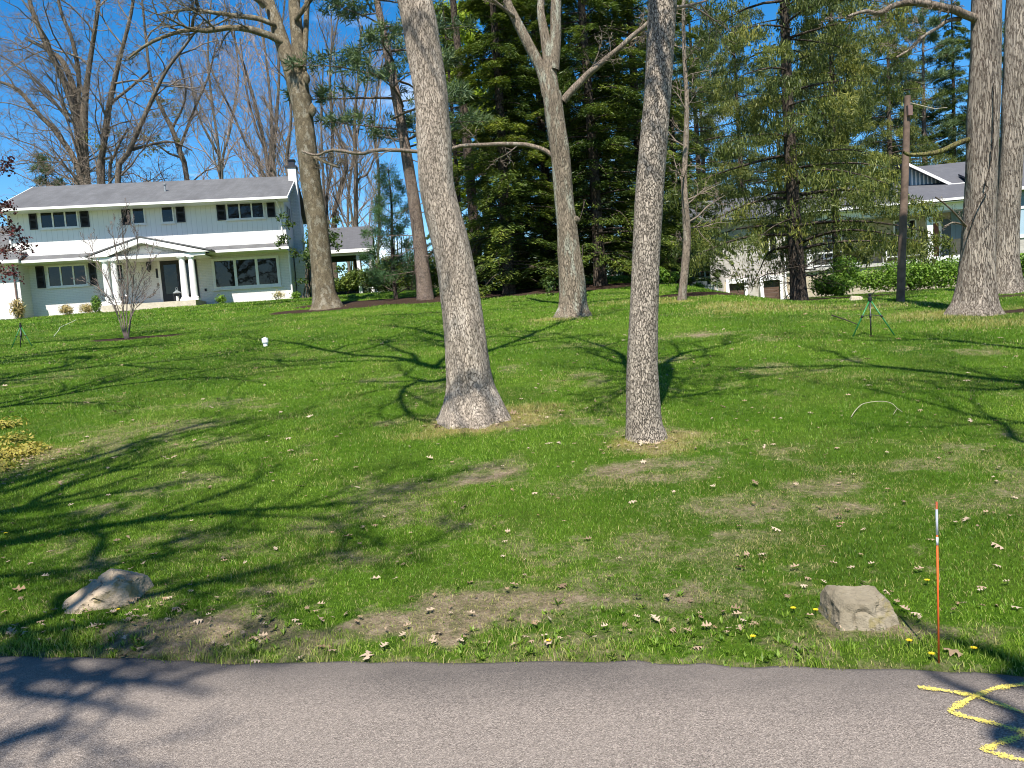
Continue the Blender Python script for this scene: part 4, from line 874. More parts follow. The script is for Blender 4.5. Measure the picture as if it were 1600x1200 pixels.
# pines
pk = dict(lm=L_PINE, bm=B_PINE, style='tuft', per=520, ll=0.30, lw=0.042, prof=0.35, droop=0.12, rise=0.22)
T7 = G(665, 468)
p1 = conifer('pine_tree', 'tall bending brown pine trunk close behind the thick oak, needle tufts to its left', (T7[0], T7[1]), 17, 4.0, 6.0, 44, seed=421, r=0.27, lean=(-1.6, 0.5), dead=14, **pk)
p2 = conifer('pine_tree', 'straight dark pine trunk with bare side branches between the thick oak and the hemlocks', XY(748, 36), 23, 3.0, 15.5, 30, seed=422, r=0.24, lean=(-0.2, 0), dead=46, **dict(pk, bm=B_DARK))
p3 = conifer('pine_tree', 'blue green pine far behind the grey house, between the pole and the massive trunk', XY(1452, 66), 24, 4.5, 7.0, 60, seed=423, r=0.3, **dict(pk, ll=0.45, lw=0.05))
copy_tree(p3, 'pine_tree', 'far pine showing between the two broad trunks at the right edge', XY(1562, 72), 2.0, 1.0)
copy_tree(p3, 'pine_tree', 'far pine behind the spruces, over the low roof of the grey house', XY(1330, 70), 4.0, 0.95)
copy_tree(p3, 'pine_tree', 'far pine in the gap right of the slim trunk', XY(1110, 68), 1.0, 0.95)
copy_tree(p3, 'pine_tree', 'far pine behind the large spruce', XY(1225, 75), 3.0, 1.0)
copy_tree(p3, 'pine_tree', 'far pine above the hemlock back row', XY(960, 70), 5.0, 1.0)
T8 = XY(622, 32)
conifer('young_pine', 'bushy young white pine with soft needles beside the open porch', T8, 5.4, 1.5, 0.3, 44, L_WPINE, B_DARK, 431, 'tuft', 330, 0.20, 0.020, 0.07, 0.75, droop=0.0, rise=0.45)
conifer('cedar_tree', 'small dark evergreen behind the left end of the white roof', XY(95, 54), 11.5, 1.9, 1.0, 60, L_PINE, B_DARK, 432, 'tuft', 190, 0.4, 0.05, 0.15, 0.6, droop=0.1, rise=0.25)

copy_tree(s1, 'spruce_tree', 'tall spruce behind the left end of the grey house, right of the slim trunk', XY(1100, 58), 3.3, 1.3)
copy_tree(s1, 'spruce_tree', 'tall spruce behind the grey house porch, directly behind the old pole', XY(1398, 64), 0.7, 1.3)
copy_tree(h3, 'hemlock_tree', 'hemlock beyond the grey house roof, just left of the massive trunk', XY(1495, 66), 2.7, 1.15)
copy_tree(h4, 'hemlock_tree', 'hemlock in the back left of the hemlock group, behind the straight dark pine', XY(728, 52), 2.2, 0.95)
for k, (src, x, y, sc) in enumerate(((h1, -22, -34, 1.0), (s1, -9, -38, 1.0), (h3, 10, -36, 0.9), (p3, 27, -40, 0.8), (h2, -34, -30, 1.0), (s2, 38, -32, 1.0))):
    copy_tree(src, 'evergreen_tree', ('hemlock far behind the viewer', 'spruce far behind the viewer', 'broad hemlock far behind the viewer', 'pine far behind the viewer', 'hemlock behind the viewer, far left', 'spruce behind the viewer, far right')[k], (x, y), k * 1.3, sc)

# slim trunk right of the scaly tree
rng = np.random.default_rng(107); T9 = G(1065, 469); Y9 = T9[1]
o = thing('slim_tree', 'slim bending brown trunk with thin bare side twigs, left of the grey air conditioner', 'tree', T9)
pts, rad = pxl([(1065, 476, 17), (1066, 460, 13), (1070, 420, 12), (1073, 380, 12), (1072, 340, 11), (1069, 280, 9), (1072, 220, 8), (1073, 150, 7), (1069, 80, 6), (1068, 0, 5), (1072, -100, 4)], Y9)
g_ = Geo(); trunk_geo(g_, pts, rad, 17, 20, 0.1, 0.06, 0.05, 5, 0.2, 0.15); part('trunk', g_, B_SLIM, o, True)
g_ = Geo(); c_, r_ = dense(pts, rad, 26); sprout(g_, rng, c_, r_, 0, dict(ST_BARE, max=3, n=(26, 6, 3), rat=(0.12, 0.5, 0.5), ang=(65, 45, 45), rmin=0.006, t0=0.15, wand=0.15, up=0.02)); part('crown', g_, B_TWIG, o, True)

# ------------------------------------------------------------------ leafy masses
def shrub(name, label, c, rad, n, size, m, seed, cat='shrub', stems=6, asp=0.55, shell=0.35, cut=0.0, group=None, clumps=1, sm=None):
    rng = np.random.default_rng(seed); c = np.asarray(c, float); z = float(gz(c[0], c[1]))
    o = thing(name, label, cat, (c[0], c[1], z), group)
    g = Geo(); cen = np.array([c[0], c[1], z + rad[2]])
    for k in range(clumps):
        off = np.zeros(3) if clumps == 1 else (rng.random(3) - 0.5) * 2 * np.asarray(rad) * [0.72, 0.6, 0.5]; sc = 1.0 if clumps == 1 else rng.uniform(0.4, 0.62)
        leafcloud(g, rng, cen + off, np.asarray(rad) * sc, n // clumps, size, asp, shell, seed + k, 0.3, cut, z + 0.02)
    part('foliage', g, m, o)
    g = Geo()
    for k in range(stems):
        a = rng.random() * 6.28; e = cen + np.array([math.cos(a) * rad[0] * 0.6, math.sin(a) * rad[1] * 0.6, rad[2] * rng.uniform(-0.2, 0.7)])
        s_ = np.array([c[0] + 0.1 * math.cos(a), c[1] + 0.1 * math.sin(a), z - 0.03]); g.tube(crs([s_, (s_ + e) / 2 + rng.normal(size=3) * 0.05, e], 8), np.linspace(0.02, 0.006, 8) * max(0.5, rad[2]), 5)
    part('stems', g, sm or B_DARK, o, True)
    return o
# bright new leaves far behind the dark pine trunk
rng = np.random.default_rng(500); xy = XY(765, 62); zg = float(gz(*xy))
o = thing('budding_tree', 'bright yellow green tree in new leaf far behind the straight dark pine trunk', 'tree', (xy[0], xy[1], zg))
g1, g2 = Geo(), Geo(); trunk_geo(g1, np.array([[xy[0], xy[1], zg - 0.1], [xy[0] + 0.3, xy[1], zg + 8], [xy[0], xy[1], zg + 20]]), np.array([0.3, 0.2, 0.05]), 3, 14, 0.4); c_ = np.array([[xy[0], xy[1], zg + 5], [xy[0], xy[1], zg + 20.0]])
sprout(g1, rng, crs(c_, 12), np.linspace(0.2, 0.05, 12), 0, dict(ST_BARE, max=2, n=(16, 6), rat=(0.25, 0.5)))
for k in range(40): leafcloud(g2, rng, [xy[0] + rng.uniform(-3.6, 2.2), xy[1] + rng.uniform(-2, 2), zg + rng.uniform(8, 23)], [rng.uniform(0.9, 1.7), 1.2, rng.uniform(0.7, 1.3)], 620, 0.26, 0.6, 0.2, k, 0.3, 0.4)
part('trunk', g1, B_DARK, o, True); part('crown', g2, L_YG, o)

rng = np.random.default_rng(505); g = Geo()
for k in range(150):
    x = rng.uniform(-30, 62); y = rng.uniform(84, 96); z = float(gz(x, y)); hgt = rng.uniform(2.0, 4.6)
    leafcloud(g, rng, [x, y, z + hgt * 0.5], [rng.uniform(1.5, 2.8), 1.5, hgt], 420, 0.42, 0.55, 0.15, k, 0.3, 0.3, z)
for k in range(90):
    x = rng.uniform(-30, 62); y = rng.uniform(84, 96); z = float(gz(x, y)); g.tube([(x, y, z - 0.2), (x + rng.normal() * 0.3, y, z + 4), (x + rng.normal() * 0.6, y, z + 9)], [0.14, 0.1, 0.03], 5)
o = part('far_wood', g, leafmat('far_wood', [(0.05, 0.07, 0.025), (0.09, 0.105, 0.04), (0.13, 0.13, 0.06)], 0.7, 0.2)); tag(o, 'far low wood closing the view behind the trees and houses', 'wood', None, 'stuff')
zb = lambda px, Y: np.array([XY(px, Y)[0], Y, 0])
shrub('hedge', 'long glossy light green hedge behind the old pole', zb(1425, 29.5), (3.0, 0.75, 0.70), 17000, 0.085, L_HEDGE, 511, 'hedge', 14, 0.6, 0.45, 0.36, clumps=22)
shrub('hedge', 'rounded light green bush at the left end of the hedge, under the spruce', zb(1312, 28.5), (0.95, 0.8, 0.76), 6800, 0.085, L_HEDGE, 512, 'shrub', 8, 0.6, 0.4, 0.38, clumps=8)
shrub('hedge', 'end of the green hedge right of the two broad trunks', zb(1610, 26), (1.2, 0.7, 0.6), 5000, 0.10, L_HEDGE, 513, 'hedge', 8, 0.6, 0.4, 0.36, clumps=8)
shrub('ground_shrub', 'low yellow green leafy plant at the foot of the slim trunk', zb(1044, 30), (0.55, 0.5, 0.42), 2600, 0.09, L_HEDGE, 514, 'shrub', 5, 0.6, 0.3, 0.4, clumps=5)
shrub('ground_shrub', 'low leafy plant between the slim trunk and the air conditioner', zb(1087, 36), (0.45, 0.5, 0.40), 1800, 0.10, L_HEDGE, 515, 'shrub', 5, 0.6, 0.3, 0.4, clumps=4)
shrub('seedling', 'small pale leafy sapling in the mulch left of the lichen patched trunk', zb(861, 27.8), (0.25, 0.25, 0.38), 420, 0.10, L_MAG, 516, 'plant', 4, 0.5, 0.2, 0.40)
for k, (a, yy, rx_, rz_, lab) in enumerate(((700, 37, 1.6, 0.9, 'dark understory bush behind the thick oak trunk'), (590, 40, 1.4, 0.8, 'dark understory bush right of the open porch'), (645, 42, 1.6, 1.0, 'dark understory bush behind the bending pine trunk'), (545, 43, 1.2, 0.7, 'dark bush in the shade of the open porch'), (690, 52, 3, 1.6, 'broad dark bush far behind the thick oak trunk'), (840, 50, 4, 1.8, 'broad dark bush far behind the hemlocks'), (1000, 52, 4, 2.0, 'broad dark bush far behind the scaly trunk'))):
    shrub('bush', lab, zb(a, yy), (rx_, 0.9, rz_), 4200, 0.15, L_HEM, 520 + k, 'shrub', 8, 0.5, 0.25, 0.36, clumps=7)
rng = np.random.default_rng(530)
c = zb(478, 39.2); z = float(gz(c[0], c[1]))
o = thing('magnolia_tree', 'small broad leaved tree climbing the right corner of the white house', 'tree', (c[0], c[1], z))
g1, g2 = Geo(), Geo()
for k in range(7):
    e = P(rng.uniform(452, 535), rng.uniform(345, 410), 39.2 + rng.uniform(-0.5, 0.6)); s_ = np.array([c[0] + rng.uniform(-0.2, 0.2), c[1], z - 0.05])
    g1.tube(crs([s_, s_ * 0.45 + e * 0.55 + rng.normal(size=3) * 0.15, e], 12), np.linspace(0.035, 0.01, 12), 5)
    for q in range(4): leafcloud(g2, rng, e + rng.normal(size=3) * [0.35, 0.3, 0.45] - [0, 0, 0.25 * q], (0.42, 0.4, 0.3), 70, 0.17, 0.5, 0.1, k * 5 + q, 0.3, 0.4)
for a_, b_ in ((441, 338), (450, 350), (444, 372), (436, 380), (462, 395), (470, 440), (505, 350), (525, 345), (515, 375), (520, 440), (530, 420)): leafcloud(g2, rng, P(a_, b_, 38.9), (0.36, 0.3, 0.26), 70, 0.17, 0.5, 0.1, a_, 0.3, 0.35)
part('trunk', g1, B_BARE, o, True); part('foliage', g2, L_MAG, o)

# ------------------------------------------------------------------ the white house
L0 = P(29, 490, 39.0); YAW = R_(8.0)
HZ = 3.55; WO = np.array([L0[0], L0[1], HZ])
def frame(org, yaw):
    u = np.array([math.cos(yaw), math.sin(yaw), 0]); vv = np.array([-math.sin(yaw), math.cos(yaw), 0])
    def at(px, py, v=0.0):
        d = f0 + RT * (px - 800) / FPX - UP * (py - 600) / FPX
        t = (v - (CAM - org) @ vv) / (d @ vv); p = CAM + d * t - org
        return p @ u, p[2]
    return at
hw = frame(WO, YAW)
W = hw(455, 440, 0.55)[0]
white = thing('white_house', 'two storey white house with grey roof, black shutters and a pillared front door', 'house', WO, None, YAW)
def H(name, g, m, parent=white, label=None): return part(name, g, m, parent, False, True, label)
ZE = hw(240, 318, -0.8)[1]; ZU = hw(240, 391, 0)[1]; RV_ = 4.2; ZR = ZE + 2.05
ZS = hw(370, 391, -0.6)[1]                       # gutter of the lower pent roof
g = Geo(); g.box(0.12, W, 0.55, 8.4, -0.9, ZS + 0.2); H('lower_wall', g, M_WBRICK)
g = Geo(); g.box(0, W + 0.05, 0, 8.4, ZS + 0.2, ZE); g.prismx([(0.0, ZE), (8.4, ZE), (4.2, ZR - 0.13)], 0, W + 0.05); H('upper_wall', g, M_WHITE)
g = Geo(); g.slab((-0.35, -0.8, ZE + 0.06), (W + 0.35, -0.8, ZE + 0.06), (W + 0.35, 4.2, ZR), (-0.35, 4.2, ZR), 0.10)
g.slab((-0.35, 4.2, ZR), (W + 0.35, 4.2, ZR), (W + 0.35, 9.2, ZE + 0.06), (-0.35, 9.2, ZE + 0.06), 0.10)
roof = H('roof', g, M_ROOF)
g = Geo(); g.lathe([(0.05, -0.3), (0.05, 0.35), (0.09, 0.36), (0.09, 0.42), (0.02, 0.44)], (7.2, 1.6, ZE + 0.06 + 2.4 / 5 * 2.0 - 0.03), 10); H('vent_pipe', g, M_GREYM, roof)
g = Geo(); g.box(-0.4, W + 0.4, -0.92, -0.8, ZE - 0.06, ZE + 0.06); g.box(-0.33, W + 0.33, -0.8, 0.0, ZE - 0.09, ZE - 0.06)
for sx in (-0.39, W + 0.35):
    g.prismx([(-0.8, ZE - 0.08), (4.2, ZR - 0.15), (4.2, ZR - 0.0), (-0.8, ZE + 0.05)], sx, sx + 0.04)
H('eave_trim', g, M_TRIM)
PL, PR, PA = hw(136, 402, -1.5)[0], hw(328, 396, -1.5)[0], hw(219, 369, -1.5)
for a, b_ in ((-0.3, PL + 0.5), (PR - 0.5, W + 0.12)):
    g = Geo(); g.slab((a, -0.62, ZS + 0.05), (b_, -0.62, ZS + 0.05), (b_, 0.0, ZS + 0.33), (a, 0.0, ZS + 0.33), 0.06); H('pent_roof', g, M_ROOF)
g = Geo()
for a, b_ in ((-0.35, PL + 0.2), (PR - 0.2, W + 0.2)): g.box(a, b_, -0.74, -0.62, ZS - 0.08, ZS + 0.05)
g.box(-0.2, W + 0.05, -0.61, 0.54, ZS - 0.09, ZS - 0.06); H('pent_gutter', g, M_TRIM)
# pillared porch
zp = hw(219, 474, -1.5)[1]                       # porch floor
g = Geo(); g.box(PL + 0.4, PR - 0.9, -1.55, 0.54, -0.6, zp); H('porch_floor', g, M_DECK)
xm, za = PA; ze = ZS + 0.02
g = Geo()
g.slab((PL - 0.1, -1.6, ze), (xm, -1.6, za), (xm, 0.0, za), (PL - 0.1, 0.0, ze), 0.07); g.slab((xm, -1.6, za), (PR + 0.1, -1.6, ze), (PR + 0.1, 0.0, ze), (xm, 0.0, za), 0.07)
H('porch_roof', g, M_ROOF)
g = Geo()
for sgn, xe in ((-1, PL), (1, PR)):
    poly = [(xe, ze - 0.10), (xe + (-sgn) * 0.9, ze - 0.10), (xm, za - 0.33), (xm, za - 0.075)]
    g.prism(poly if sgn < 0 else poly[::-1], -1.58, -1.40)
g.box(PL + 0.25, PR - 0.25, -1.50, -1.25, ze - 0.26, ze - 0.105); g.box(PL + 0.3, PR - 0.3, -1.24, 0.54, ze - 0.25, ze - 0.22)
H('pediment_trim', g, M_TRIM)
g = Geo(); g.prism([(PL + 0.8, ze - 0.09), (PR - 0.8, ze - 0.09), (xm, za - 0.2)], -1.05, -0.98); H('pediment_panel', g, M_WHITE)
g = Geo()
g.prism([(xm - 1.0, ze + 0.06), (xm + 1.0, ze + 0.06), (xm, ze + 0.42)], -1.10, -1.06); H('pediment_vent', g, M_TRIM)
for px in (167, 180.5, 287.5, 302):
    s_, _ = hw(px, 440, -1.3); g = Geo(); hgt = ze - 0.26 - zp
    g.box(s_ - 0.22, s_ + 0.22, -1.52, -1.08, zp, zp + 0.10); g.lathe([(0.20, 0.10), (0.21, 0.14), (0.17, 0.2), (0.165, 0.8), (0.14, hgt - 0.14), (0.17, hgt - 0.1), (0.18, hgt - 0.05)], (s_, -1.3, zp), 18); g.box(s_ - 0.19, s_ + 0.19, -1.49, -1.11, zp + hgt - 0.05, zp + hgt)
    c_ = H('column', g, M_TRIM); c_.data.polygons.foreach_set('use_smooth', [False] * len(c_.data.polygons))
def window(par, x0, x1, z0, z1, v, n, f=0.07, trim=M_TRIM, gap=0.05, rows=1):
    g = Geo(); g.box(x0, x1, v - 0.06, v, z0, z0 + f); g.box(x0, x1, v - 0.06, v, z1 - f, z1); g.box(x0 - 0.05, x1 + 0.05, v - 0.11, v - 0.062, z0 - 0.05, z0 + 0.012)
    for k in range(n + 1):
        xx = x0 + (x1 - x0 - f) * k / n; g.box(xx, xx + f, v - 0.062, v - 0.001, z0 + f, z1 - f)
    wobj = part('window', g, trim, par, False, True)
    g = Geo()
    for k in range(n):
        a = x0 + (x1 - x0 - f) * k / n + f; b_ = x0 + (x1 - x0 - f) * (k + 1) / n; g.box(a, b_, v - 0.022, v + 0.03, z0 + f, z1 - f)
    part('pane', g, M_GLASS, wobj, False, True); return wobj
def shutter(px0, px1, py0, py1, v):
    (x0, z1), (x1, z0) = hw(px0, py0, v), hw(px1, py1, v); z1 = hw((px0 + px1) / 2, py0, v)[1]; z0 = hw((px0 + px1) / 2, py1, v)[1]
    g = Geo(); w_ = x1 - x0; x0 += 0.02; x1 -= 0.02
    g.box(x0, x0 + 0.06, v - 0.05, v - 0.003, z0, z1); g.box(x1 - 0.06, x1, v - 0.05, v - 0.003, z0, z1)
    for zz in (z0, (z0 + z1) / 2 - 0.03, z1 - 0.07): g.box(x0 + 0.06, x1 - 0.06, v - 0.049, v - 0.003, zz, zz + 0.07)
    n = int((z1 - z0) / 0.06)
    for k in range(n):
        zz = z0 + (k + 0.2) * (z1 - z0) / n; g.slab((x0 + 0.06, v - 0.045, zz), (x1 - 0.06, v - 0.045, zz), (x1 - 0.06, v - 0.01, zz + 0.045), (x0 + 0.06, v - 0.01, zz + 0.045), 0.012)
    g.box(x0 + 0.05, x1 - 0.05, v - 0.009, v - 0.002, z0 + 0.01, z1 - 0.01); H('shutter', g, M_BLACK)
for a, b_, c_, d_ in ((43.5, 60.5, 329.5, 359), (123, 141.5, 324.5, 355), (188, 206, 321, 351.5), (273, 291, 317, 347.5), (336.5, 354.5, 314.5, 344.5), (415, 431.5, 310, 339.5)): shutter(a, b_, c_, d_, 0.0)
zt, zbm = hw(92, 327, 0)[1], hw(92, 357, 0)[1]
for a, b_, n in ((62, 122.5, 3), (206.5, 227.5, 1), (252, 272.5, 1), (355, 414.5, 3)):
    window(white, hw(a, 340, 0)[0], hw(b_, 340, 0)[0], zbm, zt, 0.0, n)
shutter(54.5, 73, 416, 450.5, 0.55); shutter(137, 153.5, 411, 446, 0.55)
zt, zbm = hw(105, 414, 0.55)[1], hw(105, 448, 0.55)[1]
window(white, hw(74.5, 430, 0.55)[0], hw(136.5, 430, 0.55)[0], zbm, zt, 0.55, 3)
window(white, hw(332, 425, 0.55)[0], hw(437.5, 425, 0.55)[0], hw(385, 450, 0.55)[1], hw(385, 401.5, 0.55)[1], 0.55, 3, 0.14)
x0, z1 = hw(180, 413, 0.55); x1, z0 = hw(195, 438, 0.55); wd = window(white, x0, x1, z0, z1, 0.55, 1, 0.05)
g = Geo()
for k in range(-3, 6):                            # diamond leading
    for sg in (1, -1):
        a, b_ = np.array([x0, z0 + (z1 - z0) * (k / 4)]), np.array([x1, z0 + (z1 - z0) * (k / 4) + (x1 - x0) * sg * 1.5])
        t = np.linspace(0, 1, 24)[:, None]; q = a + (b_ - a) * t; q = q[(q[:, 1] > z0 + 0.03) & (q[:, 1] < z1 - 0.03)]
        if len(q) > 1: g.tube(np.stack([q[:, 0], np.full(len(q), 0.52), q[:, 1]], -1), 0.008, 4)
part('leading', g, M_GREYM, wd, False, True)
# front door, side light
x0, _ = hw(253, 440, 0.55); x1, _ = hw(283, 440, 0.55); zd = hw(268, 407, 0.55)[1]
g = Geo(); g.box(x0 - 0.12, x0, 0.46, 0.549, zp, zd + 0.1); g.box(x1, x1 + 0.1, 0.46, 0.549, zp, zd + 0.1); g.box(x0, x1, 0.46, 0.549, zd, zd + 0.1); H('door_frame', g, M_TRIM)
g = Geo(); g.box(x0 + 0.003, x0 + 0.16, 0.48, 0.548, zp + 0.02, zd - 0.003); g.box(x1 - 0.16, x1 - 0.003, 0.48, 0.548, zp + 0.02, zd - 0.003); g.box(x0 + 0.16, x1 - 0.16, 0.48, 0.548, zd - 0.2, zd - 0.003); g.box(x0 + 0.16, x1 - 0.16, 0.48, 0.548, zp + 0.02, zp + 0.5)
dr = H('door', g, M_BLACK); g = Geo(); g.box(x0 + 0.16, x1 - 0.16, 0.50, 0.54, zp + 0.5, zd - 0.2); part('pane', g, M_GLASS, dr, False, True)
g = Geo(); g.box(x1 - 0.13, x1 - 0.09, 0.44, 0.478, zp + 0.9, zp + 1.15); part('handle', g, M_METAL, dr, False, True)
a, b_ = x1 + 0.12, hw(310, 440, 0.55)[0]; g = Geo(); g.box(a, b_, 0.50, 0.548, zp + 0.02, zd); sl = H('side_light', g, M_BLACK); g = Geo(); g.box(a + 0.08, b_ - 0.08, 0.485, 0.499, zp + 0.3, zd - 0.1); part('pane', g, M_GLASS, sl, False, True)
s_, z_ = hw(234, 416, 0.55)
g = Geo(); g.box(s_ - 0.07, s_ + 0.07, 0.50, 0.549, z_ - 0.1, z_ + 0.25); g.lathe([(0.02, 0.28), (0.05, 0.26), (0.14, 0.12), (0.13, 0.10), (0.11, -0.2), (0.06, -0.24), (0.03, -0.32)], (s_, 0.36, z_), 8); H('wall_lamp', g, M_METAL)
s_, z_ = hw(245.5, 427, 0.55); g = Geo(); g.box(s_ - 0.055, s_ + 0.055, 0.52, 0.549, z_ - 0.24, z_ + 0.24); H('plaque', g, M_BLACK)
s_, z_ = hw(321.5, 453, 0.55); g = Geo(); g.box(s_ - 0.05, s_ + 0.05, 0.51, 0.549, z_ - 0.07, z_ + 0.07); H('outlet_box', g, M_BLACK)
# chimney, side windows, downpipes
g = Geo(); zc = hw(463, 263, 3.2)[1]
g.box(W + 0.06, W + 0.65, 2.3, 3.9, -0.6, 2.6); g.box(W + 0.06, W + 0.50, 2.9, 3.6, 2.6, zc); ch = H('chimney', g, M_CHIM)
g = Geo(); g.box(W + 0.0, W + 0.56, 2.84, 3.66, zc, zc + 0.1); g.box(W + 0.13, W + 0.43, 3.0, 3.5, zc + 0.1, zc + 0.40); g.box(W + 0.08, W + 0.48, 2.94, 3.56, zc + 0.40, zc + 0.46); part('chimney_cap', g, M_METAL, ch, False, True)
for va in (0.8, 1.5):
    g = Geo(); g.box(W + 0.052, W + 0.09, va, va + 0.55, ZE - 1.1, ZE - 0.1); q = H('window', g, M_TRIM); g = Geo(); g.box(W + 0.091, W + 0.10, va + 0.06, va + 0.49, ZE - 1.04, ZE - 0.16); part('pane', g, M_GLASS, q, False, True)
g = Geo(); g.tube([(0.06, -0.85, ZE - 0.08), (0.06, -0.5, ZE - 0.25), (0.06, -0.06, ZE - 0.45), (0.06, -0.06, ZS + 0.5), (0.05, -0.3, ZS + 0.30)], 0.045, 8); H('downpipe', g, M_TRIM)
g = Geo(); g.tube([(W - 0.2, -0.85, ZE - 0.08), (W - 0.2, -0.5, ZE - 0.2), (W - 0.15, -0.06, ZE - 0.4), (W - 0.15, -0.06, ZS + 0.35)], 0.045, 8); H('downpipe', g, M_TRIM)
g = Geo(); g.tube([(W + 0.02, 0.40, ZS - 0.1), (W + 0.02, 0.42, -0.4)], 0.05, 8); H('downpipe', g, M_TRIM)
# wing on the left
g = Geo(); xw = hw(31, 450, -0.6)[0]; zw = hw(5, 408, -0.9)[1]
g.box(-8, xw, -0.55, 7.5, -0.9, zw); g.prismx([(-0.55, zw), (7.5, zw), (3.5, zw + 2.1)], -8, xw - 0.02); H('wing_wall', g, M_WBRICK)
g = Geo(); g.slab((-8.3, -1.0, zw + 0.0), (xw + 0.25, -1.0, zw + 0.0), (xw + 0.25, 3.5, zw + 2.35), (-8.3, 3.5, zw + 2.35), 0.1); g.slab((-8.3, 3.5, zw + 2.35), (xw + 0.25, 3.5, zw + 2.35), (xw + 0.25, 8, zw), (-8.3, 8, zw), 0.1); H('wing_roof', g, M_ROOF)
g = Geo(); g.box(-8.3, xw + 0.3, -1.12, -1.0, zw - 0.13, zw + 0.02); g.box(-8.2, xw + 0.22, -1.0, -0.56, zw - 0.14, zw - 0.11); H('wing_gutter', g, M_TRIM)
g = Geo(); s_ = hw(24, 450, -0.62)[0]; g.tube([(s_, -0.62, zw - 0.1), (s_, -0.62, -0.5)], 0.04, 8); H('downpipe', g, M_COPPER, label='brown downpipe on the left wing')
# open porch on the right
g = Geo(); xr = hw(583, 390, 2)[0]; zz = hw(540, 390, 1.6)[1]; zt_ = hw(540, 355, 4.6)[1]
g.slab((W + 0.8, 1.4, zz), (xr, 1.4, zz), (xr, 4.6, zt_), (W + 0.8, 4.6, zt_), 0.12); g.slab((W + 0.8, 4.6, zt_), (xr, 4.6, zt_), (xr, 7.8, zz), (W + 0.8, 7.8, zz), 0.12); H('side_porch_roof', g, M_ROOFD)  # same roofing as the house; darker shingles paint in the maple crown's shade
g = Geo(); g.box(W + 0.8, xr + 0.05, 1.28, 1.4, zz - 0.2, zz - 0.01); g.box(W + 0.8, xr - 0.1, 1.55, 1.75, zz - 0.32, zz - 0.13); g.box(xr - 0.25, xr - 0.1, 1.76, 7.5, zz - 0.32, zz - 0.15); H('side_porch_beam', g, M_TRIM)
for a, va in ((xr - 0.85, 1.65), (xr - 0.2, 1.65), (xr - 0.2, 7.3), (W + 1.6, 7.3)):
    g = Geo(); g.box(a - 0.09, a + 0.09, va - 0.09, va + 0.09, -0.5, zz - 0.32); H('side_porch_post', g, M_TRIM)
g = Geo(); g.box(W + 0.8, xr, 1.3, 7.8, -0.5, -0.02); H('side_porch_floor', g, M_CONC)
g = Geo(); g.box(W + 0.8, W + 0.95, 2.2, 7.5, -0.02, zz - 0.33); g.box(W + 0.96, xr - 1.4, 7.2, 7.35, -0.02, 1.0); H('side_porch_wall', g, M_SLATE)

# lanterns by the door
for k, (px, py, lab) in enumerate(((278, 471, 'black lantern with a white candle beside the dark front door'), (194, 475, 'black lantern with a white candle by the left pair of porch columns'))):
    s_, z_ = hw(px, py, -0.9); b_ = WO + np.array([math.cos(YAW), math.sin(YAW), 0]) * s_ + np.array([-math.sin(YAW), math.cos(YAW), 0]) * -0.9 + [0, 0, zp]
    o = thing('lantern', lab, 'lantern', b_, 'lanterns by the front door', YAW)
    g = Geo(); g.box(-0.15, 0.15, -0.15, 0.15, 0, 0.04)
    for a in (-1, 1):
        for c_ in (-1, 1): g.box(a * 0.13 - 0.018, a * 0.13 + 0.018, c_ * 0.13 - 0.018, c_ * 0.13 + 0.018, 0.04, 0.42)
    part('frame', g, M_BLACK, o, False, True)
    g = Geo(); g.lathe([(0.2, 0.42), (0.2, 0.45), (0.06, 0.55), (0.05, 0.6)], (0, 0, 0), 4); g.tube([(-0.05, 0, 0.6), (-0.05, 0, 0.68), (0, 0, 0.72), (0.05, 0, 0.68), (0.05, 0, 0.6)], 0.008, 5); part('lid', g, M_TRIM if k else M_GREYM, o, False, True)
    g = Geo(); g.lathe([(0.07, 0.04), (0.07, 0.28), (0.02, 0.285)], (0, 0, 0), 12); part('candle', g, M_CANDLE, o, False, True)
# planting along the house
def foot(px, Y): return zb(px, Y)
shrub('ornamental_grass', 'upright yellow green clump at the corner of the left wing', foot(27, 38.2), (0.34, 0.3, 0.5), 900, 0.22, L_DRYG, 541, 'plant', 6, 0.16, 0.1, 0.3)
shrub('ornamental_grass', 'dry tan grass clump under the lower left window', foot(103, 38.6), (0.34, 0.3, 0.28), 700, 0.2, L_DRYG, 542, 'plant', 6, 0.14, 0.1, 0.3)
shrub('ornamental_grass', 'dry tan grass clump beside the small round evergreen', foot(136, 38.8), (0.40, 0.3, 0.26), 800, 0.2, L_DRYG, 543, 'plant', 6, 0.14, 0.1, 0.3)
shrub('boxwood', 'small bright green evergreen by the left porch columns', foot(151, 38.7), (0.26, 0.26, 0.45), 1700, 0.07, L_HEDGE, 544, 'shrub', 5, 0.5, 0.3, 0.2)
shrub('house_plant', 'small leafy plant with pale blooms left of the white base wall', foot(346, 39.6), (0.28, 0.25, 0.26), 420, 0.1, L_HEDGE, 545, 'plant', 5, 0.5, 0.2, 0.35)
shrub('house_plant', 'brown twiggy plant near the right corner of the house', foot(437, 40.3), (0.4, 0.25, 0.26), 380, 0.1, L_DRYG, 546, 'plant', 8, 0.3, 0.2, 0.35)
shrub('house_plant', 'low green plant at the foot of the downpipe by the right corner', foot(464, 40.0), (0.32, 0.25, 0.2), 500, 0.09, L_HEDGE, 547, 'plant', 5, 0.5, 0.2, 0.3)

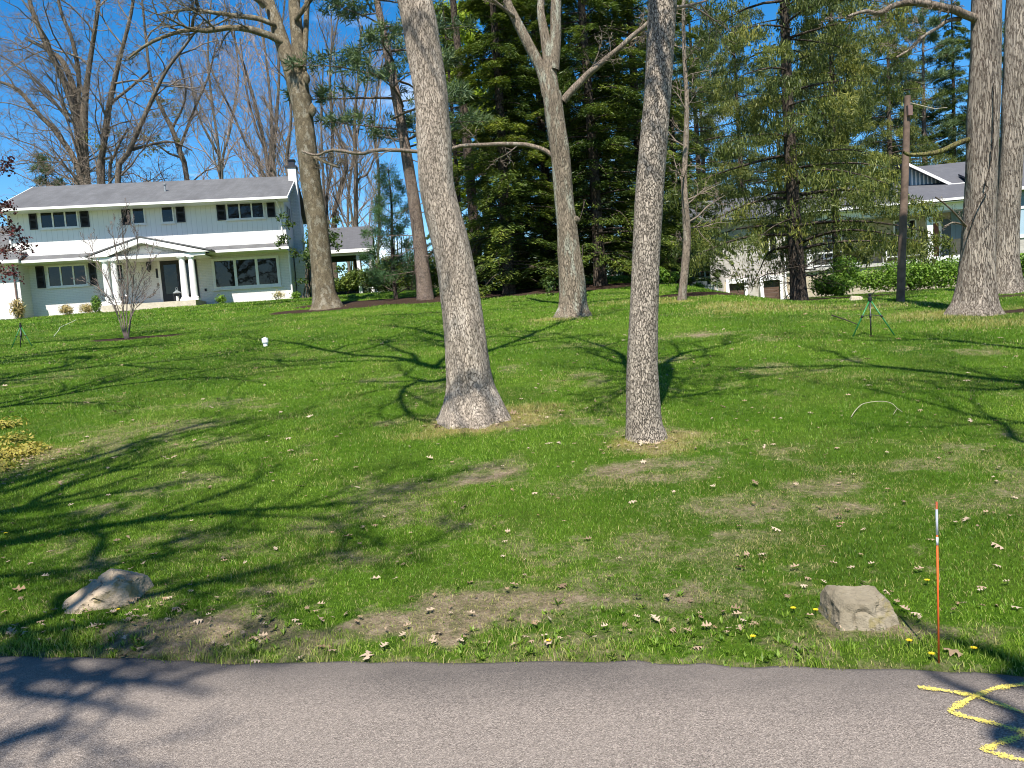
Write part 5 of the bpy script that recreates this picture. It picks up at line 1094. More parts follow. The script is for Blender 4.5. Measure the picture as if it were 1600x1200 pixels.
# ------------------------------------------------------------------ the grey house on the right
GO = P(1112, 470, 50.0); GO[2] = 1.75; GYAW = R_(-12)
gh = frame(GO, GYAW)
grey = thing('grey_house', 'low stone and blue grey house with slate roofs and a railed porch, behind the spruces', 'house', GO, None, GYAW)
def K(name, g, m, parent=grey, label=None): return part(name, g, m, parent, False, True, label)
E = gh(1460, 319, 1.0)[1]; PF = gh(1453, 405, 0.3)[1]; xs = gh(1228, 420, 0)[0]; xe = gh(1522, 400, 1.8)[0]
g = Geo(); g.box(0, xs, 0, 8, -1.5, E); K('stone_wall', g, M_STONE)
g = Geo(); g.box(xs, xe, 1.8, 8, -1.5, E - 0.05); K('porch_wall', g, M_TAN)
g = Geo(); g.box(-5, -0.003, 1.5, 8, -1.5, E); K('left_wall', g, M_SLATE)
g = Geo(); g.slab((-5.4, -0.7, E + 0.1), (xe + 1.2, -0.7, E + 0.1), (xe + 1.2, 4.6, E + 2.0), (-5.4, 4.6, E + 2.0), 0.12); g.slab((-5.4, 4.6, E + 2.0), (xe + 1.2, 4.6, E + 2.0), (xe + 1.2, 9, E + 0.1), (-5.4, 9, E + 0.1), 0.12); K('low_roof', g, M_ROOFD)
g = Geo(); g.box(-5.4, xs - 0.3, -0.82, -0.7, E - 0.02, E + 0.09); K('dark_gutter', g, M_SLATE); g = Geo(); g.box(xs - 0.3, xe + 1.2, -0.84, -0.7, E - 0.04, E + 0.10); g.box(-5.3, xe + 1.1, -0.7, 1.79, E - 0.12, E - 0.09); g.box(xs, xe + 1.1, -0.25, -0.05, E - 0.55, E - 0.125); K('eave_trim', g, M_TRIM)
g = Geo(); g.box(xs, xe + 1.1, -0.02, 1.79, E - 0.5, E - 0.13); K('porch_ceiling', g, M_BLUEL)
g = Geo(); g.box(xs + 0.003, xe + 1, 0.0, 1.79, PF - 0.2, PF); K('porch_floor', g, M_CONC)
g = Geo(); g.box(xs + 0.01, xe + 1, 0.15, 1.78, -1.5, PF - 0.2); K('porch_base', g, M_TAN)
for px in (1264, 1453):
    a = gh(px, 380, 0.1)[0]; g = Geo(); g.box(a - 0.17, a + 0.17, 0.0, 0.3, PF, E - 0.55) ; K('porch_post', g, M_TRIM)
# railing left of the hedge, low white kerb right
a, b_ = gh(1266, 400, 0.1)[0] + 0.2, gh(1350, 400, 0.1)[0]
g = Geo(); g.box(a, b_, 0.08, 0.16, PF + 0.85, PF + 0.93); g.box(a, b_, 0.08, 0.16, PF + 0.08, PF + 0.15); K('railing', g, M_TRIM)
for x in np.arange(a + 0.1, b_, 0.22): 
    g = Geo(); g.box(x - 0.02, x + 0.02, 0.1, 0.14, PF + 0.15, PF + 0.85); K('baluster', g, M_METAL)
a, b_ = gh(1445, 402, -0.15)[0], gh(1530, 402, -0.15)[0]; g = Geo()
for k in range(6): x = a + (b_ - a) * k / 6; g.box(x, x + (b_ - a) / 6 - 0.02, -0.2, -0.06, PF - 0.5, PF + 0.12)
K('porch_kerb', g, M_TRIM)
# doors and windows of the porch
x0, x1 = gh(1458, 380, 1.8)[0], gh(1466.5, 380, 1.8)[0]; zt = gh(1462, 349, 1.8)[1]
g = Geo(); g.box(x0, x1, 1.74, 1.795, PF, zt); d_ = K('door', g, M_REDD); g = Geo(); g.box(x1 - 0.08, x1 - 0.05, 1.70, 1.74, PF + 0.95, PF + 1.1); part('handle', g, M_METAL, d_, False, True)
g = Geo(); x2 = gh(1471, 380, 1.8)[0]; g.box(x1 + 0.002, x2, 1.72, 1.797, PF, zt + 0.1); g.box(x0 - 0.12, x0 - 0.002, 1.72, 1.797, PF, zt + 0.1); g.box(x0 - 0.001, x1, 1.72, 1.797, zt + 0.002, zt + 0.1); K('door_frame', g, M_TRIM)
x3 = gh(1486, 380, 1.8)[0]; g = Geo(); g.box(x2 + 0.003, x3, 1.75, 1.796, PF, zt + 0.2); K('side_panel', g, M_SLATE)
g = Geo(); g.box(x3 + 0.003, xe + 0.6, 1.755, 1.8, PF + 1.2, E - 0.13); K('siding_panel', g, M_BLUE)
window(grey, gh(1396, 372, 1.8)[0], gh(1432, 372, 1.8)[0], gh(1415, 373, 1.8)[1], gh(1415, 343, 1.8)[1], 1.8, 2, 0.09)
window(grey, gh(1285, 372, 1.8)[0], gh(1330, 372, 1.8)[0], PF + 0.6, PF + 2.1, 1.8, 3, 0.09)
window(grey, gh(1190, 400, 0)[0], gh(1215, 400, 0)[0], gh(1200, 398, 0)[1], gh(1200, 366, 0)[1], 0.0, 2, 0.09)
window(grey, gh(1092, 420, 1.5)[0], gh(1110, 420, 1.5)[0], gh(1100, 434, 1.5)[1], gh(1100, 388, 1.5)[1], 1.5, 2, 0.08)
# basement hatches in their white cheeks
for a_, b_, top in ((1139, 1163, 443), (1192, 1218, 438)):
    x0, x1 = gh(a_, 455, -0.15)[0], gh(b_, 455, -0.15)[0]; zt = gh((a_ + b_) / 2, top, -0.15)[1]
    g = Geo(); g.box(x0, x1, -0.22, -0.15, -1.2, zt); K('basement_door', g, M_BROWND)
    g = Geo(); g.box(x0 - 0.18, x1 + 0.18, -0.5, -0.002, zt, zt + 0.3); g.box(x1 + 0.001, x1 + 0.18, -0.5, -0.002, -1.2, zt - 0.001)
    g.prismx([(-0.002, -1.2), (-0.5, -1.2), (-1.3, -1.2), (-0.5, zt - 0.001), (-0.002, zt - 0.001)][::-1], x0 - 0.2, x0 - 0.001); K('door_cheek', g, M_TRIM)
for px in (1226, 1236):
    a = gh(px, 400, -0.1)[0]; g = Geo(); g.tube([(a, -0.12, E - 0.2), (a, -0.10, 0.6), (a + 0.05, -0.12, 0.2), (a + 0.15, -0.4, 0.1)], 0.06, 8); K('downpipe', g, M_TRIM)
# upper storey, then the right wing
UX0 = gh(1388, 300, 6)[0]; UX1 = UX0 + 14; UE = gh(1492, 290, 3.4)[1]; xg = gh(1490, 300, 3.4)[0]
g = Geo(); zlow = E + 1.2
g.box(xg, UX1, 3.4, 10, zlow, UE); K('upper_wall', g, M_BLUE)
# side wall with white battens under the raked edge, running back to the left
zA, zB = gh(1419, 274, 6.0)[1], UE
g = Geo(); xa = gh(1400, 275, 6.5)[0]
g.prism([(xa, E + 1.5), (xg - 0.002, E + 1.2), (xg - 0.002, UE), (xa, zA + 0.15)], 3.42, 6.5); side_w = K('gable_wall', g, M_BLUE)
for k in range(11):
    x = xa + (xg - xa) * (k + 0.5) / 11; zt = (zA + 0.15) + (UE - zA - 0.15) * (k + 0.5) / 11; g = Geo(); g.box(x - 0.035, x + 0.035, 3.36, 3.418, zt - 1.1 + 0.25 * k / 11, zt - 0.08); K('batten', g, M_TRIM)
zr = gh(1480, 255.5, 7.0)[1]
g = Geo(); xl = xa - 0.3
g.slab((xg - 0.25, 2.8, UE + 0.05), (UX1, 2.8, UE + 0.05), (UX1, 7.0, zr), (xl + 0.6, 7.0, zr), 0.12); g.slab((xl, 2.9, zA + 0.35), (xg - 0.25, 2.8, UE + 0.05), (xl + 0.6, 7.0, zr), (xl, 7.0, zA + 0.9), 0.12); g.slab((xl, 7.0, zr), (UX1, 7.0, zr), (UX1, 11, UE), (xl, 11, UE), 0.12); K('upper_roof', g, M_ROOFD)
g = Geo(); g.box(xg - 0.25, UX1, 2.66, 2.8, UE - 0.14, UE + 0.06)
g.prism([(xl, zA + 0.18), (xg - 0.26, UE - 0.14), (xg - 0.26, UE + 0.05), (xl, zA + 0.36)], 2.70, 2.82); K('upper_trim', g, M_TRIM)
wx0 = gh(1560, 380, -1.0)[0]; g = Geo(); zb1 = gh(1592, 367, -1)[1]; g.box(wx0, wx0 + 8, -1.0, 5, zb1, UE - 1.2); K('wing_siding', g, M_BLUEL)
g = Geo(); g.box(wx0 + 0.01, wx0 + 8, -0.99, 5, -1, zb1 - 0.18); K('wing_stone', g, M_STONE)
g = Geo(); g.box(wx0 - 0.05, wx0 + 8.05, -1.06, 5, zb1 - 0.18, zb1 - 0.001); zb2 = gh(1592, 325, -1)[1]; g.box(wx0 - 0.05, wx0 + 8.05, -1.05, -1.001, zb2 - 0.06, zb2 + 0.1); K('wing_trim', g, M_TRIM)
g = Geo(); g.box(wx0 + 0.02, wx0 + 8.02, -1.03, -1.001, zb2 + 0.1, UE - 1.2); K('wing_upper_siding', g, M_BLUE)
g = Geo(); g.slab((wx0 - 0.4, -1.5, UE - 1.0), (wx0 + 8.4, -1.5, UE - 1.0), (wx0 + 8.4, 4, UE + 0.8), (wx0 - 0.4, 4, UE + 0.8), 0.12); K('wing_roof', g, M_ROOFD)
g = Geo(); g.box(wx0 - 0.4, wx0 + 8.4, -1.62, -1.5, UE - 1.18, UE - 1.0); K('wing_gutter', g, M_TRIM)

def grey_at(s, v, z): 
    return GO + np.array([math.cos(GYAW), math.sin(GYAW), 0]) * s + np.array([-math.sin(GYAW), math.cos(GYAW), 0]) * v + [0, 0, z]
# two porch chairs
for px, lab in ((1394, 'white framed patio chair with dark cushion, left of the old pole'), (1424, 'white framed patio chair with dark cushion, right of the old pole')):
    s_ = gh(px, 400, 0.7)[0]; o = thing('patio_chair', lab, 'chair', grey_at(s_, 0.7, PF), 'patio chairs on the grey house porch', GYAW)
    g = Geo(); g.box(-0.36, 0.36, -0.32, 0.34, 0.36, 0.46); part('seat', g, M_SEAT, o, False, True)
    g = Geo(); g.slab((-0.35, 0.36, 0.95), (0.35, 0.36, 0.95), (0.35, 0.48, 0.97), (-0.35, 0.48, 0.97), 0.5); part('backrest', g, M_SEAT, o, False, True)
    for sx in (-0.42, 0.42):
        g = Geo(); g.tube([(sx, -0.36, 0), (sx, -0.36, 0.58), (sx, -0.30, 0.66), (sx, 0.36, 0.66), (sx, 0.44, 0.58), (sx, 0.46, 0)], 0.035, 8); part('arm', g, M_PVC, o, True, True)
    g = Geo(); g.box(-0.4, 0.4, -0.37, -0.33, 0.30, 0.36); g.box(-0.4, 0.4, 0.40, 0.44, 0.30, 0.36); part('frame', g, M_PVC, o, False, True)
# air conditioner
a = P(1103, 468, 46); za = float(gz(a[0], a[1])); o = thing('air_conditioner', 'grey slatted outdoor air conditioner beside the stone wall', 'air conditioner', (a[0], a[1], za), None, R_(-12))
hgt = P(1103, 446, 46)[2] - za; g = Geo(); g.box(-0.5, 0.5, -0.42, 0.42, 0.06, hgt - 0.08); part('body', g, siding('condenser_slats', (0.27, 0.29, 0.30), True, 0.09, 1.0, 0.1), o, False, True)
g = Geo(); g.box(-0.53, 0.53, -0.45, 0.45, hgt - 0.08, hgt); g.lathe([(0.36, 0.0), (0.36, 0.03), (0.1, 0.05)], (0, 0, hgt), 20); part('lid', g, M_GREYM, o, False, True)
g = Geo(); g.box(-0.55, 0.55, -0.48, 0.48, -0.12, 0.06); part('base', g, M_CONC, o, False, True)
# leaning boards by the wall
for k, (px, ln, wd_, lean_) in enumerate(((1119.5, 1.55, 0.11, 0.10), (1124, 1.75, 0.16, 0.16), (1129.5, 1.5, 0.09, 0.2))):
    s_, _ = gh(px, 460, -0.7); b0 = grey_at(s_, -0.9, 0.0); b0[2] = float(gz(b0[0], b0[1])) - 0.05
    g = Geo(); g.slab((0, 0, 0), (wd_, 0, 0), (wd_ + lean_ * 1.4, 0.5, ln), (lean_ * 1.4, 0.5, ln), 0.05)
    o = part('board', g, (M_GREYM, M_BOARD, M_STICK)[k], None); o.location = b0
    tag(o, ('pale grey plank leaning by the air conditioner', 'widest dark weathered plank leaning on the stone wall', 'thin tan plank leaning nearest the left brown basement door')[k], 'plank', 'planks leaning on the wall')

# ------------------------------------------------------------------ old pole
o = thing('utility_pole', 'old brown wooden pole, slightly leaning with a cut top, before the hedge', 'pole', G(1407, 472))
Yp = G(1407, 472)[1]; pts, rad = pxl([(1406.5, 480, 13), (1407, 470, 12.5), (1411, 350, 11.5), (1415, 250, 10.5), (1418, 150, 9)], Yp)
g = Geo(); trunk_geo(g, pts, rad, 2, 20, 0.06, 0.015, 0, 4, 0.3, 0.0); c_ = np.vstack([pts[-1] + [0.0, 0, -0.02]]); g.tube([pts[-1] - [0, 0, 0.02], pts[-1] + [0, 0, 0.0]], [rad[-1] * 0.98, rad[-1] * 0.5], 20, True); part('shaft', g, M_WOODP, o, True)
g = Geo(); q = P(1421, 168, Yp - 0.1); g.box(q[0] - 0.06, q[0] + 0.05, q[1] - 0.06, q[1] + 0.04, q[2] - 0.2, q[2] + 0.05); part('bracket', g, M_COPPER, o)
g = Geo(); g.tube(crs([P(1419, 160, Yp), P(1435, 164, Yp + 0.2), P(1460, 170, Yp + 0.6)], 10), 0.014, 5); g.tube([P(1460, 170, Yp + 0.6), P(1480, 168, Yp + 0.8)], 0.008, 5); part('bracket_arm', g, M_STICK, o, True)

# ------------------------------------------------------------------ small things on the lawn
def tripod(name, label, px, py, hpx, legs, spread):
    b0 = G(px, py); Yt = b0[1]; h = hpx * Yt / FPX
    o = thing(name, label, 'sprinkler stand', b0, 'green tripod sprinkler stands')
    topp = b0 + [0, 0, h]
    feet = []
    for k, (dx, dy) in enumerate(legs):
        f_ = b0 + np.array([dx, dy, 0]) * spread * h; f_[2] = float(gz(f_[0], f_[1])) - 0.02; feet.append(f_)
        m1 = topp * 0.55 + f_ * 0.45
        g = Geo(); g.tube([topp, f_], 0.012, 8, True); lg = part('leg', g, M_GREEN if k != 2 else M_METAL, o, True)
        g = Geo(); g.tube([m1 + (topp - f_) * 0.03, m1 - (topp - f_) * 0.03], 0.02, 8, True); part('clamp', g, M_BLACK, lg, True)
    g = Geo(); g.tube([topp + [0, 0, 0.02], b0 + [0, 0, h * 0.28]], 0.012, 8, True); part('riser', g, M_METAL, o, True)
    hub = b0 + [0, 0, h * 0.58]; g = Geo()
    for f_ in feet: g.tube([hub, topp * 0.55 + f_ * 0.45], 0.006, 5)
    part('brace', g, M_BLACK, o, True)
    g = Geo(); g.lathe([(0.02, -0.03), (0.035, -0.02), (0.035, 0.03), (0.02, 0.04), (0.015, 0.07), (0.03, 0.075), (0.03, 0.1), (0.005, 0.105)], topp, 12); g.tube([topp + [0, 0, 0.08], topp + [0.06, -0.04, 0.10]], 0.008, 6, True); part('sprinkler_head', g, M_BLACK, o)
    return o
tripod('tripod_stand', 'green tripod sprinkler stand right of the middle, before the old pole', 1361, 524, 56, ((-0.95, -0.1), (0.95, -0.45), (-0.12, -0.25)), 0.58)
tripod('tripod_stand', 'green tripod sprinkler stand far left, before the white house', 36, 542, 32, ((-0.85, -0.2), (0.9, -0.2), (0.0, -0.35)), 0.6)
# clean-out cap
b0 = G(415, 541); o = thing('pipe_cap', 'short white plastic pipe cap standing in the grass before the forked maple', 'pipe cap', b0)
g = Geo(); g.lathe([(0.055, -0.05), (0.055, 0.12)], b0, 16); part('pipe', g, M_PVC, o)
g = Geo(); g.lathe([(0.075, 0.09), (0.075, 0.18), (0.07, 0.195), (0.03, 0.2), (0.03, 0.215), (0.0, 0.216)], b0, 16); part('cap', g, M_PVC, o)
# pale cord down the lawn
g = Geo(); cp = [G(a, b_) + [0, 0, 0.05] for a, b_ in ((121, 500), (113, 504), (102, 509), (94, 513), (92, 517), (88, 522), (84, 527))]; cp[0] = cp[1] + (cp[1] - cp[2]) * 0.6; cp = [np.array([q[0], q[1], float(gz(q[0], q[1])) + 0.03]) for q in cp]; g.tube(crs(cp, 40), 0.006, 6); o = part('cord', g, M_CORD, None, True); tag(o, 'thin white cord lying down the slope left of the young tree', 'cord')
# dark fallen twig by the right tripod, pale curved stick lower down
g = Geo(); cp = [G(a, b_) + [0, 0, 0.06] for a, b_ in ((1300, 497), (1315, 502), (1328, 507), (1340, 512))]; g.tube(crs(cp, 16), np.linspace(0.014, 0.008, 16), 6); o = part('twig', g, B_DARK, None, True); tag(o, 'dark straight twig lying left of the right tripod stand', 'stick')
g = Geo(); cp = [G(a, b_) + [0, 0, h_] for a, b_, h_ in ((1330, 656, 0.03), (1338, 645, 0.035), (1350, 637, 0.045), (1375, 634, 0.05), (1392, 636, 0.045), (1402, 643, 0.035), (1410, 648, 0.03))]; g.tube(crs(cp, 30), np.linspace(0.0045, 0.0025, 30), 6); g.tube([cp[5], G(1396, 652) + [0, 0, 0.03]], 0.0025, 5); o = part('fallen_branch', g, M_STICK, None, True); tag(o, 'pale curved fallen branch lying in the grass on the right', 'stick')
# stone at the mulch edge
def rock(name, label, base, half, planes, m, seed, cat='rock', rough=0.02):
    # a block split along flat faces: a fine ball clipped by the planes of its faces, then weathered
    n, mlev = 96, 60; th = np.linspace(0, 2 * math.pi, n, endpoint=False); ph = np.linspace(0.001, math.pi - 0.001, mlev)
    U = np.stack([np.sin(ph)[:, None] * np.cos(th), np.sin(ph)[:, None] * np.sin(th), np.cos(ph)[:, None] + 0 * th], -1).reshape(-1, 3)
    V = U * np.array(half) * 1.6
    for nx_, ny_, nz_, d in planes:
        nn = nrm([nx_, ny_, nz_]); dd = d + 0.10 * d * (fbm(U * 3 + seed, seed + 3, 3) - 0.5); k = V @ nn; sc = np.where(k > dd, dd / np.maximum(k, 1e-6), 1.0); V = V * sc[:, None]
    d1 = fbm(V * 16 + seed, seed, 4) - 0.5; d2 = np.abs(fbm(V * 6 + seed * 2, seed + 5, 3) - 0.5); d3 = fbm(V * 45, seed + 9, 2) - 0.5
    V = V + U * (d1 * rough * 1.3 - np.exp(-(d2 / 0.02) ** 2) * rough * 0.7 + d3 * rough * 0.35)[:, None]
    i = np.arange(mlev - 1)[:, None] * n; j = np.arange(n)[None]; jn = (j + 1) % n
    g = Geo(); g.add(V, np.stack([i + j, i + n + j, i + n + jn, i + jn], -1).reshape(-1, 4)); o = part(name, g, m, None, False)
    o.location = [float(q) for q in base]
    return tag(o, label, cat, None)
b1 = G(150, 950); rock('boulder', 'slanting tan boulder with mossy top at the left by the road', b1 + [0.0, 0.10, 0.045], (0.26, 0.17, 0.2), [(-0.36, -0.42, 0.80, 0.075), (0.12, -0.98, 0.12, 0.125), (0.93, -0.1, 0.25, 0.205), (0.35, 0.1, 0.93, 0.148), (-0.9, -0.3, 0.2, 0.235), (-0.2, 0.95, 0.2, 0.13), (-0.5, 0.7, 0.5, 0.12), (0.6, -0.75, 0.3, 0.17), (0, 0, -1, 0.1)], M_ROCK1, 3, 'rock', 0.022)
b2 = G(1350, 980); rock('boulder', 'blocky grey brown boulder at the right beside the orange marker stake', b2 + [0.01, 0.08, 0.02], (0.19, 0.14, 0.2), [(0.0, -0.28, 0.96, 0.112), (-0.15, -0.93, 0.35, 0.105), (0.72, -0.15, 0.62, 0.158), (-0.98, -0.1, 0.15, 0.14), (0.3, -0.85, 0.45, 0.115), (0.95, 0.1, 0.2, 0.152), (0.1, 0.95, 0.3, 0.11), (-0.6, -0.3, 0.74, 0.145), (0, 0, -1, 0.1)], M_ROCK2, 9, 'rock', 0.018)
b3 = G(1338, 469); rock('stone', 'pale stone at the mulch edge under the round bush', b3 + [0, 0, 0.02], (0.18, 0.1, 0.1), [(0.1, -0.2, 0.97, 0.08), (-0.2, -0.9, 0.3, 0.08), (0.9, -0.2, 0.3, 0.16), (-0.9, 0.1, 0.4, 0.15), (0, 0, -1, 0.06)], M_STICK, 5, 'rock', 0.015)
# orange marker stake
Ym = 3.285; b0 = P(1467, 1038, Ym); t0 = P(1463.5, 784, Ym + 0.0); o = thing('marker_stake', 'thin orange driveway marker stake with two white reflective bands, at the road edge', 'marker stake', b0)
ax = lambda t: b0 + (t0 - b0) * t
g = Geo(); g.tube([ax(-0.08), ax(1.0)], 0.0042, 10, True); part('rod', g, M_ORANGE, o, True)
g = Geo(); g.tube([ax(0.80), ax(0.955)], 0.0050, 10, True); part('reflective_band', g, M_REFL, o, True); g = Geo(); g.tube([ax(0.737), ax(0.785)], 0.0050, 10, True); part('reflective_band', g, M_REFL, o, True)
# spray paint on the road
mpnt, nt, b = newmat('yellow_spray'); v = coords(nt); n1 = noise(nt, v, 190, 5, 0.85); at = nd(nt, 'Attribute', attribute_name='rnd').outputs['Fac']; vo = nd(nt, 'TexVoronoi', feature='F1'); vo.inputs['Scale'].default_value = 210; nt.links.new(v, vo.inputs['Vector']); sc = nd(nt, 'SeparateColor'); nt.links.new(vo.outputs['Color'], sc.inputs[0]); n1 = mth(nt, 'ADD', mth(nt, 'MULTIPLY', n1, 0.55), mth(nt, 'MULTIPLY', sc.outputs[0], 0.45))
b.inputs['Base Color'].default_value = (0.78, 0.62, 0.10, 1); b.inputs['Roughness'].default_value = 0.8
tr = nd(nt, 'BsdfTransparent'); ms = nd(nt, 'MixShader'); al = mth(nt, 'ADD', at, mth(nt, 'MULTIPLY', mth(nt, 'SUBTRACT', n1, 0.5), 2.4))
nt.links.new(ramp(nt, al, [(0.35, (0, 0, 0)), (1.0, (0.85, 0.85, 0.85))]), ms.inputs[0]); nt.links.new(tr.outputs[0], ms.inputs[1]); nt.links.new(b.outputs[0], ms.inputs[2]); nt.links.new(ms.outputs[0], nt.nodes['Material Output'].inputs[0])
def roadpt(px, py):
    d = f0 + RT * (px - 800) / FPX - UP * (py - 600) / FPX; t = (0.0145 - CAM[2]) / d[2]; return CAM + d * t
for k, (lab, line) in enumerate((('yellow spray painted stroke slanting down right across the asphalt', [(1433, 1073), (1475, 1078), (1520, 1086), (1560, 1099), (1600, 1113), (1640, 1130)]),
                  ('yellow spray painted zigzag bending under the slanting stroke', [(1606, 1069), (1580, 1071), (1555, 1075), (1528, 1085), (1505, 1097), (1483, 1111), (1510, 1120), (1542, 1127), (1575, 1136), (1610, 1146)]),
                  ('yellow spray painted lower hook at the bottom right of the road', [(1612, 1143), (1585, 1153), (1555, 1163), (1538, 1172), (1565, 1180), (1600, 1188), (1650, 1198)]))):
    c = np.array([roadpt(*q) for q in line]); c = np.vstack([np.linspace(c[i], c[i + 1], 14)[:-1] for i in range(len(c) - 1)] + [c[-1:]]); t = nrm(np.gradient(c, axis=0)); sd_ = np.stack([-t[:, 1], t[:, 0], 0 * t[:, 0]], -1)
    wv = 0.0125 * (1 + 0.25 * np.sin(np.arange(len(c)) * 0.35 + k) + 0.3 * (rng.random(len(c)) - 0.5)); cols = np.linspace(-1, 1, 9); V = c[:, None] + sd_[:, None] * (cols[None, :, None] * 1.5 * wv[:, None, None]); V[..., 2] = 0.0145 + 0.0005 * k
    al_ = np.repeat((1.0 - cols ** 2 * 0.95)[None], len(c), 0); al_[0] *= 0.3; al_[-1] *= 0.3
    I = np.arange(len(c) - 1)[:, None] * 9 + np.arange(8)[None]; g = Geo(); g.add(V.reshape(-1, 3), np.stack([I, I + 9, I + 10, I + 1], -1).reshape(-1, 4), None, al_.ravel()); o = part('paint_mark', g, mpnt); tag(o, lab, 'paint mark', 'yellow paint marks on the road')

# young multi-stemmed tree
rng = np.random.default_rng(601); o = thing('young_tree', 'small bare multi stemmed ornamental tree in a mulch ring before the white porch', 'tree', YT); Yy = YT[1]
g1, g2 = Geo(), Geo(); SY = dict(ST_BARE, max=3, n=(9, 5, 4), rat=(0.26, 0.5, 0.5), ang=(28, 32, 35), rmin=0.0045, t0=0.2, thin=0.012, up=0.10, wand=0.08)
for stem in ([(196, 531, 6), (190, 500, 4), (180, 470, 3.5), (168, 440, 3), (152, 410, 2.5), (138, 375, 1.5)], [(197, 531, 6), (193, 490, 4.5), (191, 460, 3.5), (187, 420, 3), (180, 385, 2), (172, 345, 1.2)], [(198, 531, 6), (198, 490, 4.5), (199, 450, 3.5), (198, 410, 3), (192, 370, 2), (190, 335, 1.2)],
             [(199, 531, 6), (203, 500, 4), (206, 470, 3.5), (209, 430, 3), (214, 395, 2), (216, 350, 1.2)], [(200, 531, 5), (206, 490, 4), (212, 460, 3), (222, 435, 2.5), (232, 410, 2), (240, 380, 1.2)], [(195, 529, 5), (183, 490, 4), (172, 468, 3), (150, 448, 2.5), (128, 438, 1.5)], [(203, 500, 3.5), (212, 482, 3), (226, 468, 2.2), (240, 458, 1.6), (250, 448, 1)]):
    p_, r_ = pxl(stem, Yy, rng.uniform(-0.6, 0.6)); r_ = r_ * np.linspace(0.36, 0.55, len(r_)); c, r = dense(p_, r_, 20); g1.tube(c, r, 7); sprout(g2, rng, c, r, 0, SY)
part('stems', g1, B_YOUNG, o, True); part('crown', g2, B_YOUNG, o, True)

# red leaved tree reaching in at the left edge
rng = np.random.default_rng(602); Yr = 17.0; xr_ = P(-150, 480, Yr)[0]; o = thing('red_maple', 'dark red leaved tree whose branch tips reach in from the left edge', 'tree', (xr_, Yr, float(gz(xr_, Yr))))
g1, g2, g3 = Geo(), Geo(), Geo(); zr0 = float(gz(xr_, Yr)); tk = np.array([[xr_, Yr, zr0 - 0.1], [xr_ + 0.1, Yr, zr0 + 1.0], [xr_ - 0.1, Yr, zr0 + 2.6], [xr_, Yr, zr0 + 4.2]]); trunk_geo(g1, tk, np.array([0.12, 0.1, 0.08, 0.04]), 4, 14, 0.15)
for stem in ([(-148, 430, 10), (-90, 395, 7), (-40, 385, 4), (5, 390, 3), (30, 392, 2), (46, 388, 1.2)], [(-148, 420, 9), (-80, 350, 6), (-30, 330, 4), (5, 322, 3), (22, 326, 1.5)], [(-148, 400, 9), (-70, 300, 5), (-20, 275, 3.5), (4, 265, 2), (14, 250, 1.2)], [(-148, 440, 8), (-80, 440, 5), (-25, 430, 3), (10, 425, 2), (28, 428, 1.2)], [(-148, 410, 8), (-60, 365, 5), (-10, 362, 3), (20, 366, 2), (34, 372, 1.2)], [(-148, 380, 8), (-120, 300, 6), (-90, 230, 4)]):
    p_, r_ = pxl(stem, Yr, rng.uniform(-0.8, 0.8)); c, r = dense(p_, r_, 18); g2.tube(c, r, 6); t2 = Geo(); sprout(t2, rng, c[8:], r[8:], 0, dict(ST_BARE, max=2, n=(11, 5), rat=(0.32, 0.5), ang=(40, 40), rmin=0.003, t0=0.05, up=0.0))
    V = np.vstack(t2.V); g2.add(V, np.vstack(t2.Q)); q = V[rng.integers(0, len(V), 190)] + rng.normal(size=(190, 3)) * 0.05; d = nrm(rng.normal(size=(190, 3)) - [0, 0, 0.4]); n_ = nrm(rng.normal(size=(190, 3)) + [0, 0, 0.6]); L = 0.055 * (0.6 + 0.8 * rng.random(190)); g3.leaves(q, d * L[:, None] / 2, nrm(np.cross(d, n_)) * (L * 0.4)[:, None], rng.random(190))
part('trunk', g1, B_DARK, o, True); part('crown', g2, B_YOUNG, o, True); part('foliage', g3, L_RED, o)

# yellow ground cover and leaf litter at the left edge
rng = np.random.default_rng(603); g = Geo()
for (px, py, rx_, n) in ((8, 668, 0.33, 600), (28, 690, 0.22, 350), (20, 715, 0.40, 1100), (48, 708, 0.24, 500), (-30, 700, 0.5, 1000), (5, 735, 0.25, 300)):
    c = G(px, py); leafcloud(g, rng, c + [0, 0, 0.05], (rx_, rx_ * 0.9, 0.10), int(n * 0.75), 0.042, 0.6, 0.1, px, 0.8, 0.3)
o = part('ground_cover', g, L_YEL); tag(o, 'yellow green ground cover among dead leaves at the left edge of the lawn', 'ground cover', None, 'stuff')

# broad weeds along the verge
rng = np.random.default_rng(604); g = Geo(); k = 0
while k < 260:
    x = rng.uniform(-3.2, 2.6); y = road_edge(x) + abs(rng.normal()) * 0.26 + 0.03
    if fbm(np.array([[x * 1.1, y * 1.1]]), 15, 2)[0] < 0.45: continue
    k += 1; z = float(gz(x, y)); n = rng.integers(6, 13); sc_ = rng.uniform(0.010, 0.026)
    for q in range(n):
        a = rng.random() * 6.28; el = rng.uniform(0.3, 1.2); d = np.array([math.cos(a) * math.cos(el), math.sin(a) * math.cos(el), math.sin(el)]) * sc_ * rng.uniform(0.6, 1.2)
        g.leaves([np.array([x, y, z]) + d], [d], [np.array([-math.sin(a), math.cos(a), 0]) * sc_ * 0.22], np.array([rng.random()]))
o = part('verge_weeds', g, leafmat('weed_leaves', [(0.08, 0.16, 0.014), (0.14, 0.23, 0.02), (0.22, 0.31, 0.04)], 0.5, 0.3)); tag(o, 'bright broad leaved weeds growing along the road verge', 'weeds', None, 'stuff')

